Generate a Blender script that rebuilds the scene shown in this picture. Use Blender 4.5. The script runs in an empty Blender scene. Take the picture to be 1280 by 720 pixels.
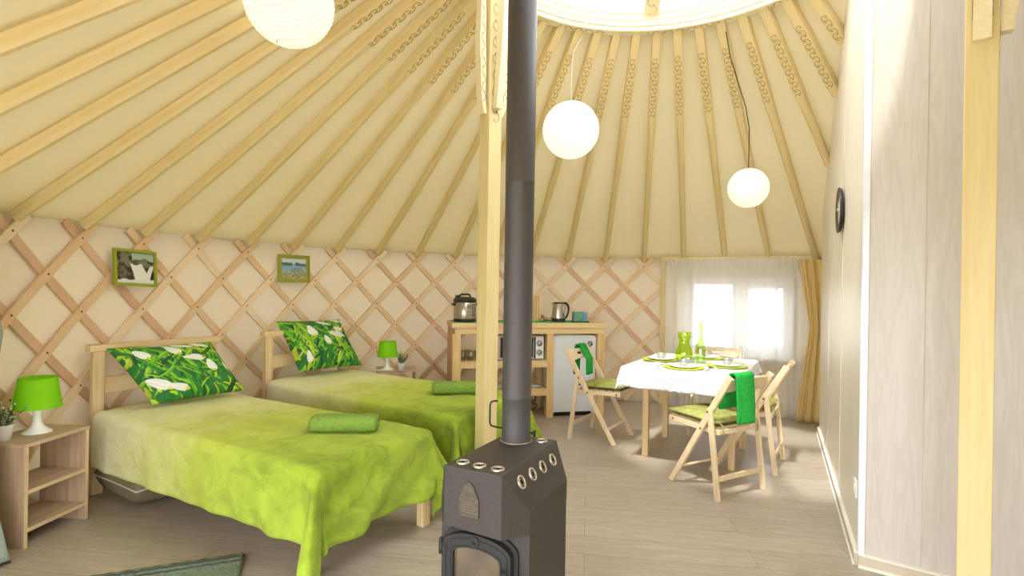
import bpy, math, random
import numpy as np
from mathutils import Vector, Matrix, noise as mnoise
S = bpy.context.scene
C = S.collection
PI = math.pi
random.seed(7)

# ------------------------------------------------------------------ camera, sky, sun, exposure
CAM_H = 1.288
cam_data = bpy.data.cameras.new('camera')
cam_data.sensor_width = 36.0
cam_data.lens = 680.0 / 1280.0 * 36.0
cam_data.shift_y = -0.0011
cam = bpy.data.objects.new('camera', cam_data)
C.objects.link(cam)
cam.matrix_world = Matrix.Translation((0, 0, CAM_H)) @ Matrix.Rotation(PI / 2, 4, 'X') @ Matrix.Rotation(0.016, 4, 'Z')
cam_data.clip_start = 0.05
S.camera = cam

SKY, HAZE = 3.0, 1.25
world = bpy.data.worlds.new('world'); S.world = world
world.use_nodes = True
wnt = world.node_tree
bgn = wnt.nodes['Background']
_N, _L = wnt.nodes, wnt.links
_tc = _N.new('ShaderNodeTexCoord')
_dot = _N.new('ShaderNodeVectorMath'); _dot.operation = 'DOT_PRODUCT'
_dot.inputs[1].default_value = Vector((0.42, 0.80, 0.42)).normalized()
_L.new(_tc.outputs['Generated'], _dot.inputs[0])
_mr = _N.new('ShaderNodeMapRange'); _mr.interpolation_type = 'SMOOTHSTEP'      # bright haze on the window side of the sky
_mr.inputs[1].default_value = 0.70; _mr.inputs[2].default_value = 1.0
_mr.inputs[3].default_value = SKY; _mr.inputs[4].default_value = SKY * HAZE
_L.new(_dot.outputs['Value'], _mr.inputs[0])
bgn.inputs['Color'].default_value = (0.95, 0.97, 1.0, 1)
_L.new(_mr.outputs[0], bgn.inputs['Strength'])

sun_d = bpy.data.lights.new('sun', 'SUN')
sun_d.energy = 1.9
sun_d.angle = math.radians(3.0)
sun_d.color = (1.0, 0.97, 0.9)
sun = bpy.data.objects.new('sun', sun_d); C.objects.link(sun)
sun.rotation_euler = Vector((0.34, 0.47, -1.0)).to_track_quat('-Z', 'Y').to_euler()
sun.location = (-2, -4, 8)

S.view_settings.view_transform = 'Standard'
S.view_settings.look = 'None'
S.view_settings.exposure = 1.28
S.view_settings.gamma = 1.0
S.view_settings.use_curve_mapping = False

# ------------------------------------------------------------------ materials
def srgb(r, g, b):
    f = lambda c: (c / 255 / 12.92) if c / 255 <= 0.04045 else ((c / 255 + 0.055) / 1.055) ** 2.4
    return (f(r), f(g), f(b), 1)

def nodes_of(m):
    return m.node_tree.nodes, m.node_tree.links

def mat(name, col, col2=None, rough=0.6, metal=0.0, scale=8.0, stretch=(1, 1, 1), bump=0.0, bscale=None,
        detail=4.0, sheen=0.0, trans=0.0, coat=0.0, distort=0.0, ior=1.45, emit=None, spec=0.5):
    m = bpy.data.materials.new(name); m.use_nodes = True
    N, L = nodes_of(m)
    b = N['Principled BSDF']
    b.inputs['Roughness'].default_value = rough
    b.inputs['Metallic'].default_value = metal
    b.inputs['IOR'].default_value = ior
    b.inputs['Specular IOR Level'].default_value = spec
    if sheen:
        b.inputs['Sheen Weight'].default_value = sheen
        b.inputs['Sheen Roughness'].default_value = 0.4
        b.inputs['Sheen Tint'].default_value = col
    if trans: b.inputs['Transmission Weight'].default_value = trans
    if coat: b.inputs['Coat Weight'].default_value = coat
    if emit:
        b.inputs['Emission Color'].default_value = emit[0]
        b.inputs['Emission Strength'].default_value = emit[1]
    tc = N.new('ShaderNodeTexCoord'); mp = N.new('ShaderNodeMapping')
    L.new(tc.outputs['Object'], mp.inputs['Vector'])
    mp.inputs['Scale'].default_value = stretch
    nz = N.new('ShaderNodeTexNoise')
    nz.inputs['Scale'].default_value = scale; nz.inputs['Detail'].default_value = detail
    nz.inputs['Distortion'].default_value = distort
    L.new(mp.outputs['Vector'], nz.inputs['Vector'])
    mx = N.new('ShaderNodeMix'); mx.data_type = 'RGBA'
    mx.inputs[6].default_value = col
    mx.inputs[7].default_value = col2 if col2 else tuple(c * 0.9 for c in col[:3]) + (1,)
    rp = N.new('ShaderNodeMapRange'); rp.inputs[1].default_value = 0.3; rp.inputs[2].default_value = 0.7
    L.new(nz.outputs['Fac'], rp.inputs[0]); L.new(rp.outputs[0], mx.inputs[0])
    L.new(mx.outputs[2], b.inputs['Base Color'])
    if bump:
        bm_ = N.new('ShaderNodeBump'); bm_.inputs['Strength'].default_value = bump
        bm_.inputs['Distance'].default_value = 0.01
        if bscale:
            n2 = N.new('ShaderNodeTexNoise'); n2.inputs['Scale'].default_value = bscale; n2.inputs['Detail'].default_value = 3
            L.new(mp.outputs['Vector'], n2.inputs['Vector']); L.new(n2.outputs['Fac'], bm_.inputs['Height'])
        else:
            L.new(nz.outputs['Fac'], bm_.inputs['Height'])
        L.new(bm_.outputs['Normal'], b.inputs['Normal'])
    return m

def cloth_mat(name, col, col2, tr=0.3, scale=3.0, weave=220.0, transp=0.0, tcol=None):
    """thin cloth: diffuse + translucent (+ transparent for sheers)"""
    m = bpy.data.materials.new(name); m.use_nodes = True
    N, L = nodes_of(m)
    for n in list(N): N.remove(n)
    out = N.new('ShaderNodeOutputMaterial')
    tc = N.new('ShaderNodeTexCoord')
    nz = N.new('ShaderNodeTexNoise'); nz.inputs['Scale'].default_value = scale; nz.inputs['Detail'].default_value = 4
    L.new(tc.outputs['Object'], nz.inputs['Vector'])
    mx = N.new('ShaderNodeMix'); mx.data_type = 'RGBA'
    mx.inputs[6].default_value = col; mx.inputs[7].default_value = col2
    L.new(nz.outputs['Fac'], mx.inputs[0])
    n2 = N.new('ShaderNodeTexNoise'); n2.inputs['Scale'].default_value = weave
    L.new(tc.outputs['Object'], n2.inputs['Vector'])
    bp = N.new('ShaderNodeBump'); bp.inputs['Strength'].default_value = 0.12; bp.inputs['Distance'].default_value = 0.003
    L.new(n2.outputs['Fac'], bp.inputs['Height'])
    d = N.new('ShaderNodeBsdfDiffuse'); t = N.new('ShaderNodeBsdfTranslucent')
    L.new(mx.outputs[2], d.inputs['Color']); L.new(bp.outputs['Normal'], d.inputs['Normal'])
    if tcol: t.inputs['Color'].default_value = tcol
    else: L.new(mx.outputs[2], t.inputs['Color'])
    ms = N.new('ShaderNodeMixShader'); ms.inputs[0].default_value = tr
    L.new(d.outputs[0], ms.inputs[1]); L.new(t.outputs[0], ms.inputs[2])
    last = ms
    if transp:
        tp = N.new('ShaderNodeBsdfTransparent')
        m2 = N.new('ShaderNodeMixShader'); m2.inputs[0].default_value = transp
        L.new(ms.outputs[0], m2.inputs[1]); L.new(tp.outputs[0], m2.inputs[2]); last = m2
    L.new(last.outputs[0], out.inputs['Surface'])
    return m

def pane_mat(name, tint=(1, 1, 1, 1), gloss=0.08):
    m = bpy.data.materials.new(name); m.use_nodes = True
    N, L = nodes_of(m)
    for n in list(N): N.remove(n)
    out = N.new('ShaderNodeOutputMaterial'); tp = N.new('ShaderNodeBsdfTransparent'); gl = N.new('ShaderNodeBsdfGlossy')
    tp.inputs['Color'].default_value = tint
    gl.inputs['Roughness'].default_value = 0.03
    ms = N.new('ShaderNodeMixShader'); ms.inputs[0].default_value = gloss
    L.new(tp.outputs[0], ms.inputs[1]); L.new(gl.outputs[0], ms.inputs[2]); L.new(ms.outputs[0], out.inputs['Surface'])
    return m

def vcol_mat(name, rough=0.8, sheen=0.0):
    m = bpy.data.materials.new(name); m.use_nodes = True
    N, L = nodes_of(m); b = N['Principled BSDF']
    a = N.new('ShaderNodeVertexColor'); a.layer_name = 'print'
    nz = N.new('ShaderNodeTexNoise'); nz.inputs['Scale'].default_value = 60
    hs = N.new('ShaderNodeHueSaturation')
    mr = N.new('ShaderNodeMapRange'); mr.inputs[3].default_value = 0.9; mr.inputs[4].default_value = 1.1
    L.new(nz.outputs['Fac'], mr.inputs[0]); L.new(mr.outputs[0], hs.inputs['Value'])
    L.new(a.outputs['Color'], hs.inputs['Color']); L.new(hs.outputs['Color'], b.inputs['Base Color'])
    b.inputs['Roughness'].default_value = rough
    return m

def wood_mat(name, c1, c2, rough=0.55, axis='X', scale=1.0, bump=0.05, coat=0.0):
    """streaky grain running along the chosen object axis"""
    st = {'X': (0.6, 9, 9), 'Y': (9, 0.6, 9), 'Z': (9, 9, 0.6)}[axis]
    return mat(name, c1, c2, rough=rough, scale=5 * scale, stretch=st, detail=6, distort=0.6, bump=bump, coat=coat)

M = {}
M['canvas'] = cloth_mat('roof_canvas', srgb(233, 226, 206), srgb(227, 219, 196), tr=0.15, scale=1.2, tcol=srgb(240, 228, 188))
M['wallcloth'] = cloth_mat('wall_cloth', srgb(242, 232, 212), srgb(236, 224, 202), tr=0.12, scale=1.5)
M['rafter'] = wood_mat('rafter_paint', srgb(234, 214, 160), srgb(226, 202, 142), rough=0.55, axis='X')
M['post'] = wood_mat('post_paint', srgb(226, 208, 156), srgb(218, 198, 140), rough=0.5, axis='Z')
M['carve'] = mat('burnt_carving', srgb(176, 150, 96), srgb(190, 164, 110), rough=0.8)
M['carve_grey'] = mat('carved_lines', srgb(130, 128, 122), srgb(160, 156, 148), rough=0.8)
M['ringwood'] = wood_mat('ring_wood', srgb(244, 232, 194), srgb(236, 220, 176), rough=0.5, axis='X')
M['slatA'] = mat('lattice_wood_pale', srgb(242, 220, 184), srgb(232, 202, 160), rough=0.6, scale=3, detail=5, bump=0.05)
M['slatB'] = mat('lattice_wood_tan', srgb(234, 206, 166), srgb(222, 184, 140), rough=0.6, scale=3, detail=5, bump=0.05)
M['slatC'] = mat('lattice_wood_pinkish', srgb(228, 194, 160), srgb(212, 168, 132), rough=0.6, scale=3, detail=5, bump=0.05)
M['rivet'] = mat('rivet_metal', srgb(70, 58, 48), rough=0.5, metal=0.6)
M['pine'] = wood_mat('pine', srgb(238, 214, 168), srgb(224, 190, 136), axis='Z')
M['pineX'] = wood_mat('pine_x', srgb(238, 214, 168), srgb(224, 190, 136), axis='Y')
M['unit'] = wood_mat('unit_pine', srgb(234, 206, 152), srgb(216, 176, 116), axis='Z')
M['unitX'] = wood_mat('unit_pine_x', srgb(238, 212, 160), srgb(220, 184, 128), axis='X')
M['unitside'] = wood_mat('unit_side', srgb(214, 176, 130), srgb(190, 146, 100), axis='Z')
M['chair'] = wood_mat('beech', srgb(232, 212, 178), srgb(218, 192, 152), axis='Z', rough=0.45)
M['oak'] = wood_mat('oak_laminate', srgb(196, 170, 140), srgb(170, 142, 114), axis='Z', rough=0.55)
M['oakX'] = wood_mat('oak_laminate_flat', srgb(200, 176, 146), srgb(176, 150, 120), axis='Y', rough=0.55)
M['oakedge'] = mat('oak_edge', srgb(216, 190, 152), srgb(200, 172, 134), rough=0.6)
M['stove'] = mat('stove_steel', srgb(72, 68, 64), srgb(64, 60, 57), rough=0.5, metal=0.25, scale=90, bump=0.25, bscale=400)
M['cast'] = mat('cast_iron', srgb(58, 58, 57), srgb(48, 48, 47), rough=0.55, metal=0.3, scale=120, bump=0.3, bscale=500)
M['dark'] = mat('dark_void', srgb(24, 22, 20), rough=0.9)
M['ringmetal'] = mat('nickel_rim', srgb(205, 195, 180), srgb(180, 165, 145), rough=0.3, metal=0.7)
M['plate'] = mat('engraved_plate', srgb(104, 96, 84), srgb(80, 74, 66), rough=0.35, metal=0.7, scale=60, detail=6)
M['plateline'] = mat('worn_line', srgb(116, 107, 94), rough=0.5, metal=0.5)
M['pipegrey'] = mat('pipe_grey', srgb(80, 77, 77), srgb(76, 73, 73), rough=0.5, metal=0.2, scale=60, bump=0.06, bscale=300)
M['white'] = mat('white_plastic', srgb(244, 244, 242), srgb(238, 238, 236), rough=0.35)
M['fridge'] = mat('white_enamel', srgb(232, 236, 240), srgb(226, 230, 235), rough=0.25, coat=0.3)
M['pvc'] = mat('white_pvc', srgb(240, 240, 242), srgb(232, 233, 236), rough=0.3)
M['ceramic'] = mat('white_ceramic', srgb(244, 242, 238), srgb(238, 235, 230), rough=0.2)
M['limeplate'] = mat('lime_plate', srgb(208, 222, 50), srgb(198, 214, 40), rough=0.3)
M['limeshade'] = cloth_mat('lime_shade', srgb(156, 232, 48), srgb(148, 226, 40), tr=0.4)
M['steel'] = mat('brushed_steel', srgb(200, 195, 186), srgb(170, 164, 154), rough=0.28, metal=0.9, stretch=(30, 30, 1))
M['black'] = mat('black_plastic', srgb(34, 33, 32), srgb(44, 42, 40), rough=0.35)
M['greentowel'] = mat('green_waffle_towel', srgb(34, 172, 66), srgb(24, 150, 52), rough=0.95, scale=60, bump=0.6, bscale=140)
M['olivetowel'] = mat('olive_terry_towel', srgb(142, 172, 74), srgb(124, 156, 60), rough=1.0, scale=70, bump=0.8, bscale=260)
M['pad'] = mat('olive_seat_pad', srgb(168, 166, 96), srgb(120, 128, 56), rough=0.6, scale=24, detail=5, bump=0.5, distort=1.0, sheen=0.3)
M['glass'] = pane_mat('clear_pane', (0.97, 0.98, 0.98, 1), 0.06)
M['dome'] = pane_mat('dome_pane', (0.93, 0.95, 0.97, 1), 0.05)
M['tumbler'] = pane_mat('tumbler_glass', (0.86, 0.9, 0.88, 1), 0.2)
M['sheer'] = cloth_mat('sheer_voile', srgb(248, 246, 242), srgb(240, 238, 234), tr=0.5, transp=0.42)
M['yellowcloth'] = cloth_mat('yellow_curtain', srgb(250, 232, 176), srgb(244, 224, 160), tr=0.45)
M['greycloth'] = cloth_mat('greygreen_curtain', srgb(160, 170, 158), srgb(140, 152, 140), tr=0.1)
M['hem'] = mat('dark_hem', srgb(52, 46, 40), rough=0.9)
M['paper'] = cloth_mat('lantern_paper', srgb(252, 250, 244), srgb(248, 245, 236), tr=0.5, scale=2)
M['wire'] = mat('lantern_wire', srgb(225, 215, 190), rough=0.6)
M['cord'] = mat('black_cord', srgb(50, 46, 42), rough=0.6)
M['whitecord'] = mat('white_cord', srgb(226, 222, 212), rough=0.6)
M['frame'] = mat('lime_frame', srgb(160, 170, 50), srgb(146, 156, 40), rough=0.4)
M['mount'] = mat('olive_mount', srgb(168, 166, 84), srgb(158, 156, 74), rough=0.8)
M['print'] = vcol_mat('printed_cotton', 0.75)
M['photo'] = vcol_mat('photo_print', 0.35)
M['bag'] = mat('olive_cushion', srgb(134, 128, 94), srgb(108, 102, 72), rough=0.8, scale=6, bump=0.3)
M['piping'] = mat('white_piping', srgb(214, 210, 196), rough=0.7)
M['rug'] = mat('rug_weave', srgb(140, 152, 128), srgb(100, 116, 96), rough=1.0, scale=60, bump=0.8, bscale=120)
M['rugdark'] = mat('rug_fringe', srgb(50, 52, 46), srgb(70, 72, 60), rough=1.0, scale=60)
M['leaf'] = mat('grey_green_leaf', srgb(96, 124, 84), srgb(66, 96, 58), rough=0.6, scale=30)
M['bud'] = mat('pale_bud', srgb(220, 228, 212), srgb(196, 210, 184), rough=0.7)
M['greenmat'] = mat('green_runner', srgb(104, 190, 118), srgb(90, 176, 104), rough=0.9)
M['teal'] = mat('teal_tin', srgb(110, 168, 150), srgb(84, 140, 120), rough=0.4, scale=25, detail=5)
M['tealend'] = mat('blue_tin_end', srgb(120, 170, 200), srgb(96, 150, 186), rough=0.4)
M['navy'] = mat('navy_badge', srgb(40, 44, 96), rough=0.4)
M['silver'] = mat('aluminium_trim', srgb(226, 232, 236), srgb(214, 221, 226), rough=0.35, metal=0.3)
M['skirting'] = mat('white_skirting', srgb(240, 236, 226), srgb(232, 228, 216), rough=0.4)
M['skirtmid'] = mat('beige_skirting', srgb(206, 194, 174), srgb(196, 182, 162), rough=0.45)
M['mesh_grey'] = mat('lamp_socket', srgb(180, 180, 176), rough=0.5)
M['lime_glass'] = pane_mat('lime_glass', (0.86, 0.96, 0.36, 1), 0.1)
M['limebottle'] = pane_mat('pale_lime_glass', (0.88, 0.97, 0.72, 1), 0.12)
M['soil'] = mat('soil', srgb(60, 46, 34), rough=1)

def floor_material():
    m = bpy.data.materials.new('laminate_floor'); m.use_nodes = True
    N, L = nodes_of(m); b = N['Principled BSDF']
    tc = N.new('ShaderNodeTexCoord'); mp = N.new('ShaderNodeMapping')
    mp.inputs['Rotation'].default_value = (0, 0, math.radians(8))
    L.new(tc.outputs['Object'], mp.inputs['Vector'])
    br = N.new('ShaderNodeTexBrick')
    br.inputs['Scale'].default_value = 1.0
    br.inputs['Brick Width'].default_value = 1.28; br.inputs['Row Height'].default_value = 0.19
    br.inputs['Mortar Size'].default_value = 0.0016; br.inputs['Mortar Smooth'].default_value = 0.3
    br.offset = 0.37
    br.inputs['Color1'].default_value = srgb(184, 171, 154); br.inputs['Color2'].default_value = srgb(174, 161, 144)
    br.inputs['Mortar'].default_value = srgb(140, 124, 104)
    L.new(mp.outputs[0], br.inputs['Vector'])
    m2 = N.new('ShaderNodeMapping'); m2.inputs['Scale'].default_value = (1.2, 11, 1)
    L.new(mp.outputs[0], m2.inputs['Vector'])
    nz = N.new('ShaderNodeTexNoise'); nz.inputs['Scale'].default_value = 3.0; nz.inputs['Detail'].default_value = 8
    nz.inputs['Distortion'].default_value = 1.6; nz.inputs['Roughness'].default_value = 0.65
    L.new(m2.outputs[0], nz.inputs['Vector'])
    mx = N.new('ShaderNodeMix'); mx.data_type = 'RGBA'; mx.blend_type = 'MULTIPLY'; mx.inputs[0].default_value = 1.0
    cr = N.new('ShaderNodeMapRange'); cr.inputs[1].default_value = 0.3; cr.inputs[2].default_value = 0.7
    cr.inputs[3].default_value = 0.74; cr.inputs[4].default_value = 1.1
    L.new(nz.outputs['Fac'], cr.inputs[0]); L.new(br.outputs['Color'], mx.inputs[6]); L.new(cr.outputs[0], mx.inputs[7])
    L.new(mx.outputs[2], b.inputs['Base Color'])
    b.inputs['Roughness'].default_value = 0.34
    bp = N.new('ShaderNodeBump'); bp.inputs['Strength'].default_value = 0.15; bp.inputs['Distance'].default_value = 0.004
    L.new(nz.outputs['Fac'], bp.inputs['Height']); L.new(bp.outputs[0], b.inputs['Normal'])
    return m

def panel_material(name, c1, c2):
    """pale wood-print wall panel, grain running up"""
    m = bpy.data.materials.new(name); m.use_nodes = True
    N, L = nodes_of(m); b = N['Principled BSDF']
    tc = N.new('ShaderNodeTexCoord'); mp = N.new('ShaderNodeMapping'); mp.inputs['Scale'].default_value = (7, 7, 0.7)
    L.new(tc.outputs['Object'], mp.inputs['Vector'])
    nz = N.new('ShaderNodeTexNoise'); nz.inputs['Scale'].default_value = 2.5; nz.inputs['Detail'].default_value = 3
    nz.inputs['Distortion'].default_value = 1.2
    L.new(mp.outputs[0], nz.inputs['Vector'])
    wv = N.new('ShaderNodeMath'); wv.operation = 'MULTIPLY'; wv.inputs[1].default_value = 26
    L.new(nz.outputs['Fac'], wv.inputs[0])
    sn = N.new('ShaderNodeMath'); sn.operation = 'SINE'; L.new(wv.outputs[0], sn.inputs[0])
    mr = N.new('ShaderNodeMapRange'); mr.inputs[1].default_value = -1; mr.inputs[2].default_value = 1
    L.new(sn.outputs[0], mr.inputs[0])
    mx = N.new('ShaderNodeMix'); mx.data_type = 'RGBA'; mx.inputs[6].default_value = c1; mx.inputs[7].default_value = c2
    L.new(mr.outputs[0], mx.inputs[0]); L.new(mx.outputs[2], b.inputs['Base Color'])
    b.inputs['Roughness'].default_value = 0.35
    return m

def blanket_material(name, flip=1.0):
    m = bpy.data.materials.new(name); m.use_nodes = True
    N, L = nodes_of(m); b = N['Principled BSDF']
    tc = N.new('ShaderNodeTexCoord'); sp = N.new('ShaderNodeSeparateXYZ'); L.new(tc.outputs['Object'], sp.inputs[0])
    n1 = N.new('ShaderNodeTexNoise'); n1.inputs['Scale'].default_value = 2.2; n1.inputs['Detail'].default_value = 5; n1.inputs['Distortion'].default_value = 0.8
    L.new(tc.outputs['Object'], n1.inputs['Vector'])
    ad = N.new('ShaderNodeMath'); ad.operation = 'MULTIPLY_ADD'; ad.inputs[1].default_value = 0.9; ad.inputs[2].default_value = -0.45
    L.new(n1.outputs['Fac'], ad.inputs[0])
    a2 = N.new('ShaderNodeMath'); a2.operation = 'ADD'; L.new(sp.outputs['X'], a2.inputs[0]); L.new(ad.outputs[0], a2.inputs[1])
    mr = N.new('ShaderNodeMapRange'); mr.inputs[1].default_value = 0.1; mr.inputs[2].default_value = 2.1
    L.new(a2.outputs[0], mr.inputs[0])
    cr = N.new('ShaderNodeValToRGB'); L.new(mr.outputs[0], cr.inputs[0])
    e = cr.color_ramp.elements
    e[0].position = 0.0; e[0].color = srgb(236, 233, 200)
    e[1].position = 1.0; e[1].color = srgb(146, 172, 42)
    x = e.new(0.30); x.color = srgb(224, 225, 156)
    x = e.new(0.5); x.color = srgb(182, 198, 76)
    # nap patches
    n2 = N.new('ShaderNodeTexNoise'); n2.inputs['Scale'].default_value = 7; n2.inputs['Detail'].default_value = 7; n2.inputs['Roughness'].default_value = 0.6
    n2.inputs['Distortion'].default_value = 0.6
    L.new(tc.outputs['Object'], n2.inputs['Vector'])
    m3 = N.new('ShaderNodeMapRange'); m3.inputs[1].default_value = 0.42; m3.inputs[2].default_value = 0.66; m3.inputs[3].default_value = 1.0; m3.inputs[4].default_value = 0.62
    L.new(n2.outputs['Fac'], m3.inputs[0])
    hv = N.new('ShaderNodeMix'); hv.data_type = 'RGBA'; hv.blend_type = 'MULTIPLY'
    L.new(mr.outputs[0], hv.inputs[0]); L.new(cr.outputs[0], hv.inputs[6]); L.new(m3.outputs[0], hv.inputs[7])
    L.new(hv.outputs[2], b.inputs['Base Color'])
    b.inputs['Roughness'].default_value = 0.9
    b.inputs['Sheen Weight'].default_value = 0.35; b.inputs['Sheen Roughness'].default_value = 0.35
    b.inputs['Sheen Tint'].default_value = srgb(220, 230, 120)
    bp = N.new('ShaderNodeBump'); bp.inputs['Strength'].default_value = 0.7; bp.inputs['Distance'].default_value = 0.03
    L.new(n2.outputs['Fac'], bp.inputs['Height']); L.new(bp.outputs[0], b.inputs['Normal'])
    return m

def lace_material():
    m = bpy.data.materials.new('lace_tablecloth'); m.use_nodes = True
    N, L = nodes_of(m); b = N['Principled BSDF']
    tc = N.new('ShaderNodeTexCoord')
    vo = N.new('ShaderNodeTexVoronoi'); vo.inputs['Scale'].default_value = 13; vo.inputs['Randomness'].default_value = 0.35
    L.new(tc.outputs['Object'], vo.inputs['Vector'])
    mu = N.new('ShaderNodeMath'); mu.operation = 'MULTIPLY'; mu.inputs[1].default_value = 19
    L.new(vo.outputs['Distance'], mu.inputs[0])
    sn = N.new('ShaderNodeMath'); sn.operation = 'SINE'; L.new(mu.outputs[0], sn.inputs[0])
    mr = N.new('ShaderNodeMapRange'); mr.inputs[1].default_value = 0.35; mr.inputs[2].default_value = 0.9
    L.new(sn.outputs[0], mr.inputs[0])
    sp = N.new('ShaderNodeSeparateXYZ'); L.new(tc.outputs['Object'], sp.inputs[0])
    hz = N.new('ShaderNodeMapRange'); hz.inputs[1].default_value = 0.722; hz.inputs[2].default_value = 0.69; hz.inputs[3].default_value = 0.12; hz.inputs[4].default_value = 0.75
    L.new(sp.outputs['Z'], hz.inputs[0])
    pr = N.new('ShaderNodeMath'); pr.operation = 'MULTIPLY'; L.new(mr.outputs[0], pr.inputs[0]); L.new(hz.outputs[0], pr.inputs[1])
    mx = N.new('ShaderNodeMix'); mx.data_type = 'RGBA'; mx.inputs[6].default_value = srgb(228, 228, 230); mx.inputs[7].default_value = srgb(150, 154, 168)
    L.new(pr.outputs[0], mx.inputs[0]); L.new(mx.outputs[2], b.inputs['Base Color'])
    b.inputs['Roughness'].default_value = 0.6
    return m

M['floor'] = floor_material()
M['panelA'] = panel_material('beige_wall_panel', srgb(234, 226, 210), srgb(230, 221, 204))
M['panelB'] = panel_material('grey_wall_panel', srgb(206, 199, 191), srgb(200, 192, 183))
M['blanket'] = blanket_material('lime_ombre_blanket')
M['lace'] = lace_material()

# ------------------------------------------------------------------ mesh helpers
class G:
    """collects geometry, then becomes one mesh object"""
    def __init__(s): s.v = []; s.f = []; s.mi = []; s.sm = []
    def add(s, vs, fs, mi=0, smooth=False):
        o = len(s.v); s.v += [tuple(v) for v in vs]
        s.f += [tuple(i + o for i in f) for f in fs]; s.mi += [mi] * len(fs); s.sm += [smooth] * len(fs)
        return s
    def box(s, x0, x1, y0, y1, z0, z1, mi=0, T=None):
        vs = [(x, y, z) for z in (z0, z1) for y in (y0, y1) for x in (x0, x1)]
        if T is not None: vs = [T @ Vector(v) for v in vs]
        return s.add(vs, [(0, 2, 3, 1), (4, 5, 7, 6), (0, 1, 5, 4), (2, 6, 7, 3), (0, 4, 6, 2), (1, 3, 7, 5)], mi)
    def beam(s, p, q, w, t, up=(0, 0, 1), mi=0):
        """box from p to q, w across, t along 'up'"""
        p = Vector(p); q = Vector(q); d = (q - p); l = d.length; d.normalize()
        a = d.cross(Vector(up)); a.normalize(); b = a.cross(d)
        vs = []
        for e in (p, q):
            for i, j in ((-1, -1), (1, -1), (1, 1), (-1, 1)):
                vs.append(e + a * (w / 2 * i) + b * (t / 2 * j))
        return s.add(vs, [(3, 2, 1, 0), (4, 5, 6, 7), (0, 1, 5, 4), (1, 2, 6, 5), (2, 3, 7, 6), (3, 0, 4, 7)], mi)
    def lathe(s, prof, n=32, c=(0, 0, 0), mi=0, smooth=True, cap0=False, cap1=False, sx=1, sy=1, T=None):
        vs = []
        for r, z in prof:
            for k in range(n):
                a = 2 * PI * k / n
                vs.append(Vector((c[0] + r * math.cos(a) * sx, c[1] + r * math.sin(a) * sy, c[2] + z)))
        if T is not None: vs = [T @ v for v in vs]
        fs = []
        for i in range(len(prof) - 1):
            for k in range(n):
                k2 = (k + 1) % n
                fs.append((i * n + k, i * n + k2, (i + 1) * n + k2, (i + 1) * n + k))
        if cap0: fs.append(tuple(range(n))[::-1])
        if cap1: fs.append(tuple((len(prof) - 1) * n + k for k in range(n)))
        return s.add(vs, fs, mi, smooth)
    def tube(s, pts, r, n=8, mi=0, cap=True):
        pts = [Vector(p) for p in pts]; vs = []; fs = []
        prev = None
        for i, p in enumerate(pts):
            d = (pts[min(i + 1, len(pts) - 1)] - pts[max(i - 1, 0)])
            if d.length < 1e-9: d = Vector((0, 0, 1))
            d.normalize()
            if prev is None:
                ref = Vector((0, 0, 1)) if abs(d.z) < 0.9 else Vector((1, 0, 0))
                a = d.cross(ref)
            else:
                a = prev - d * prev.dot(d)
            if a.length < 1e-6: a = d.orthogonal()
            a.normalize(); prev = a; b = d.cross(a)
            rr = r[i] if isinstance(r, (list, tuple)) else r
            for k in range(n):
                t = 2 * PI * k / n
                vs.append(p + a * (rr * math.cos(t)) + b * (rr * math.sin(t)))
        for i in range(len(pts) - 1):
            for k in range(n):
                k2 = (k + 1) % n
                fs.append((i * n + k, i * n + k2, (i + 1) * n + k2, (i + 1) * n + k))
        if cap:
            fs.append(tuple(range(n))[::-1]); fs.append(tuple((len(pts) - 1) * n + k for k in range(n)))
        return s.add(vs, fs, mi, True)
    def sweep(s, pts, nrm, w, t, mi=0):
        """flat bar along pts; nrm = thickness direction at each point"""
        pts = [Vector(p) for p in pts]; vs = []; fs = []
        for i, p in enumerate(pts):
            d = (pts[min(i + 1, len(pts) - 1)] - pts[max(i - 1, 0)]).normalized()
            nn = Vector(nrm[i]).normalized(); a = d.cross(nn).normalized()
            for u, v in ((-1, -1), (1, -1), (1, 1), (-1, 1)):
                vs.append(p + a * (w / 2 * u) + nn * (t / 2 * v))
        for i in range(len(pts) - 1):
            for k in range(4):
                k2 = (k + 1) % 4
                fs.append((i * 4 + k, i * 4 + k2, i * 4 + 4 + k2, i * 4 + 4 + k))
        fs.append((3, 2, 1, 0)); m = (len(pts) - 1) * 4; fs.append((m, m + 1, m + 2, m + 3))
        return s.add(vs, fs, mi)
    def grid(s, fn, nu, nv, mi=0, smooth=True, flip=False):
        vs = [fn(i / nu, j / nv) for i in range(nu + 1) for j in range(nv + 1)]
        fs = []
        for i in range(nu):
            for j in range(nv):
                a = i * (nv + 1) + j
                f = (a, a + nv + 1, a + nv + 2, a + 1)
                fs.append(f[::-1] if flip else f)
        return s.add(vs, fs, mi, smooth)
    def prism(s, poly, z0, z1, T=None, mi=0, smooth=False):
        n = len(poly)
        vs = [Vector((x, y, z)) for z in (z0, z1) for x, y in poly]
        if T is not None: vs = [T @ v for v in vs]
        fs = [tuple(range(n))[::-1], tuple(range(n, 2 * n))]
        s.add(vs, fs, mi, False)
        return s.add(vs, [(i, (i + 1) % n, n + (i + 1) % n, n + i) for i in range(n)], mi, smooth)
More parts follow.
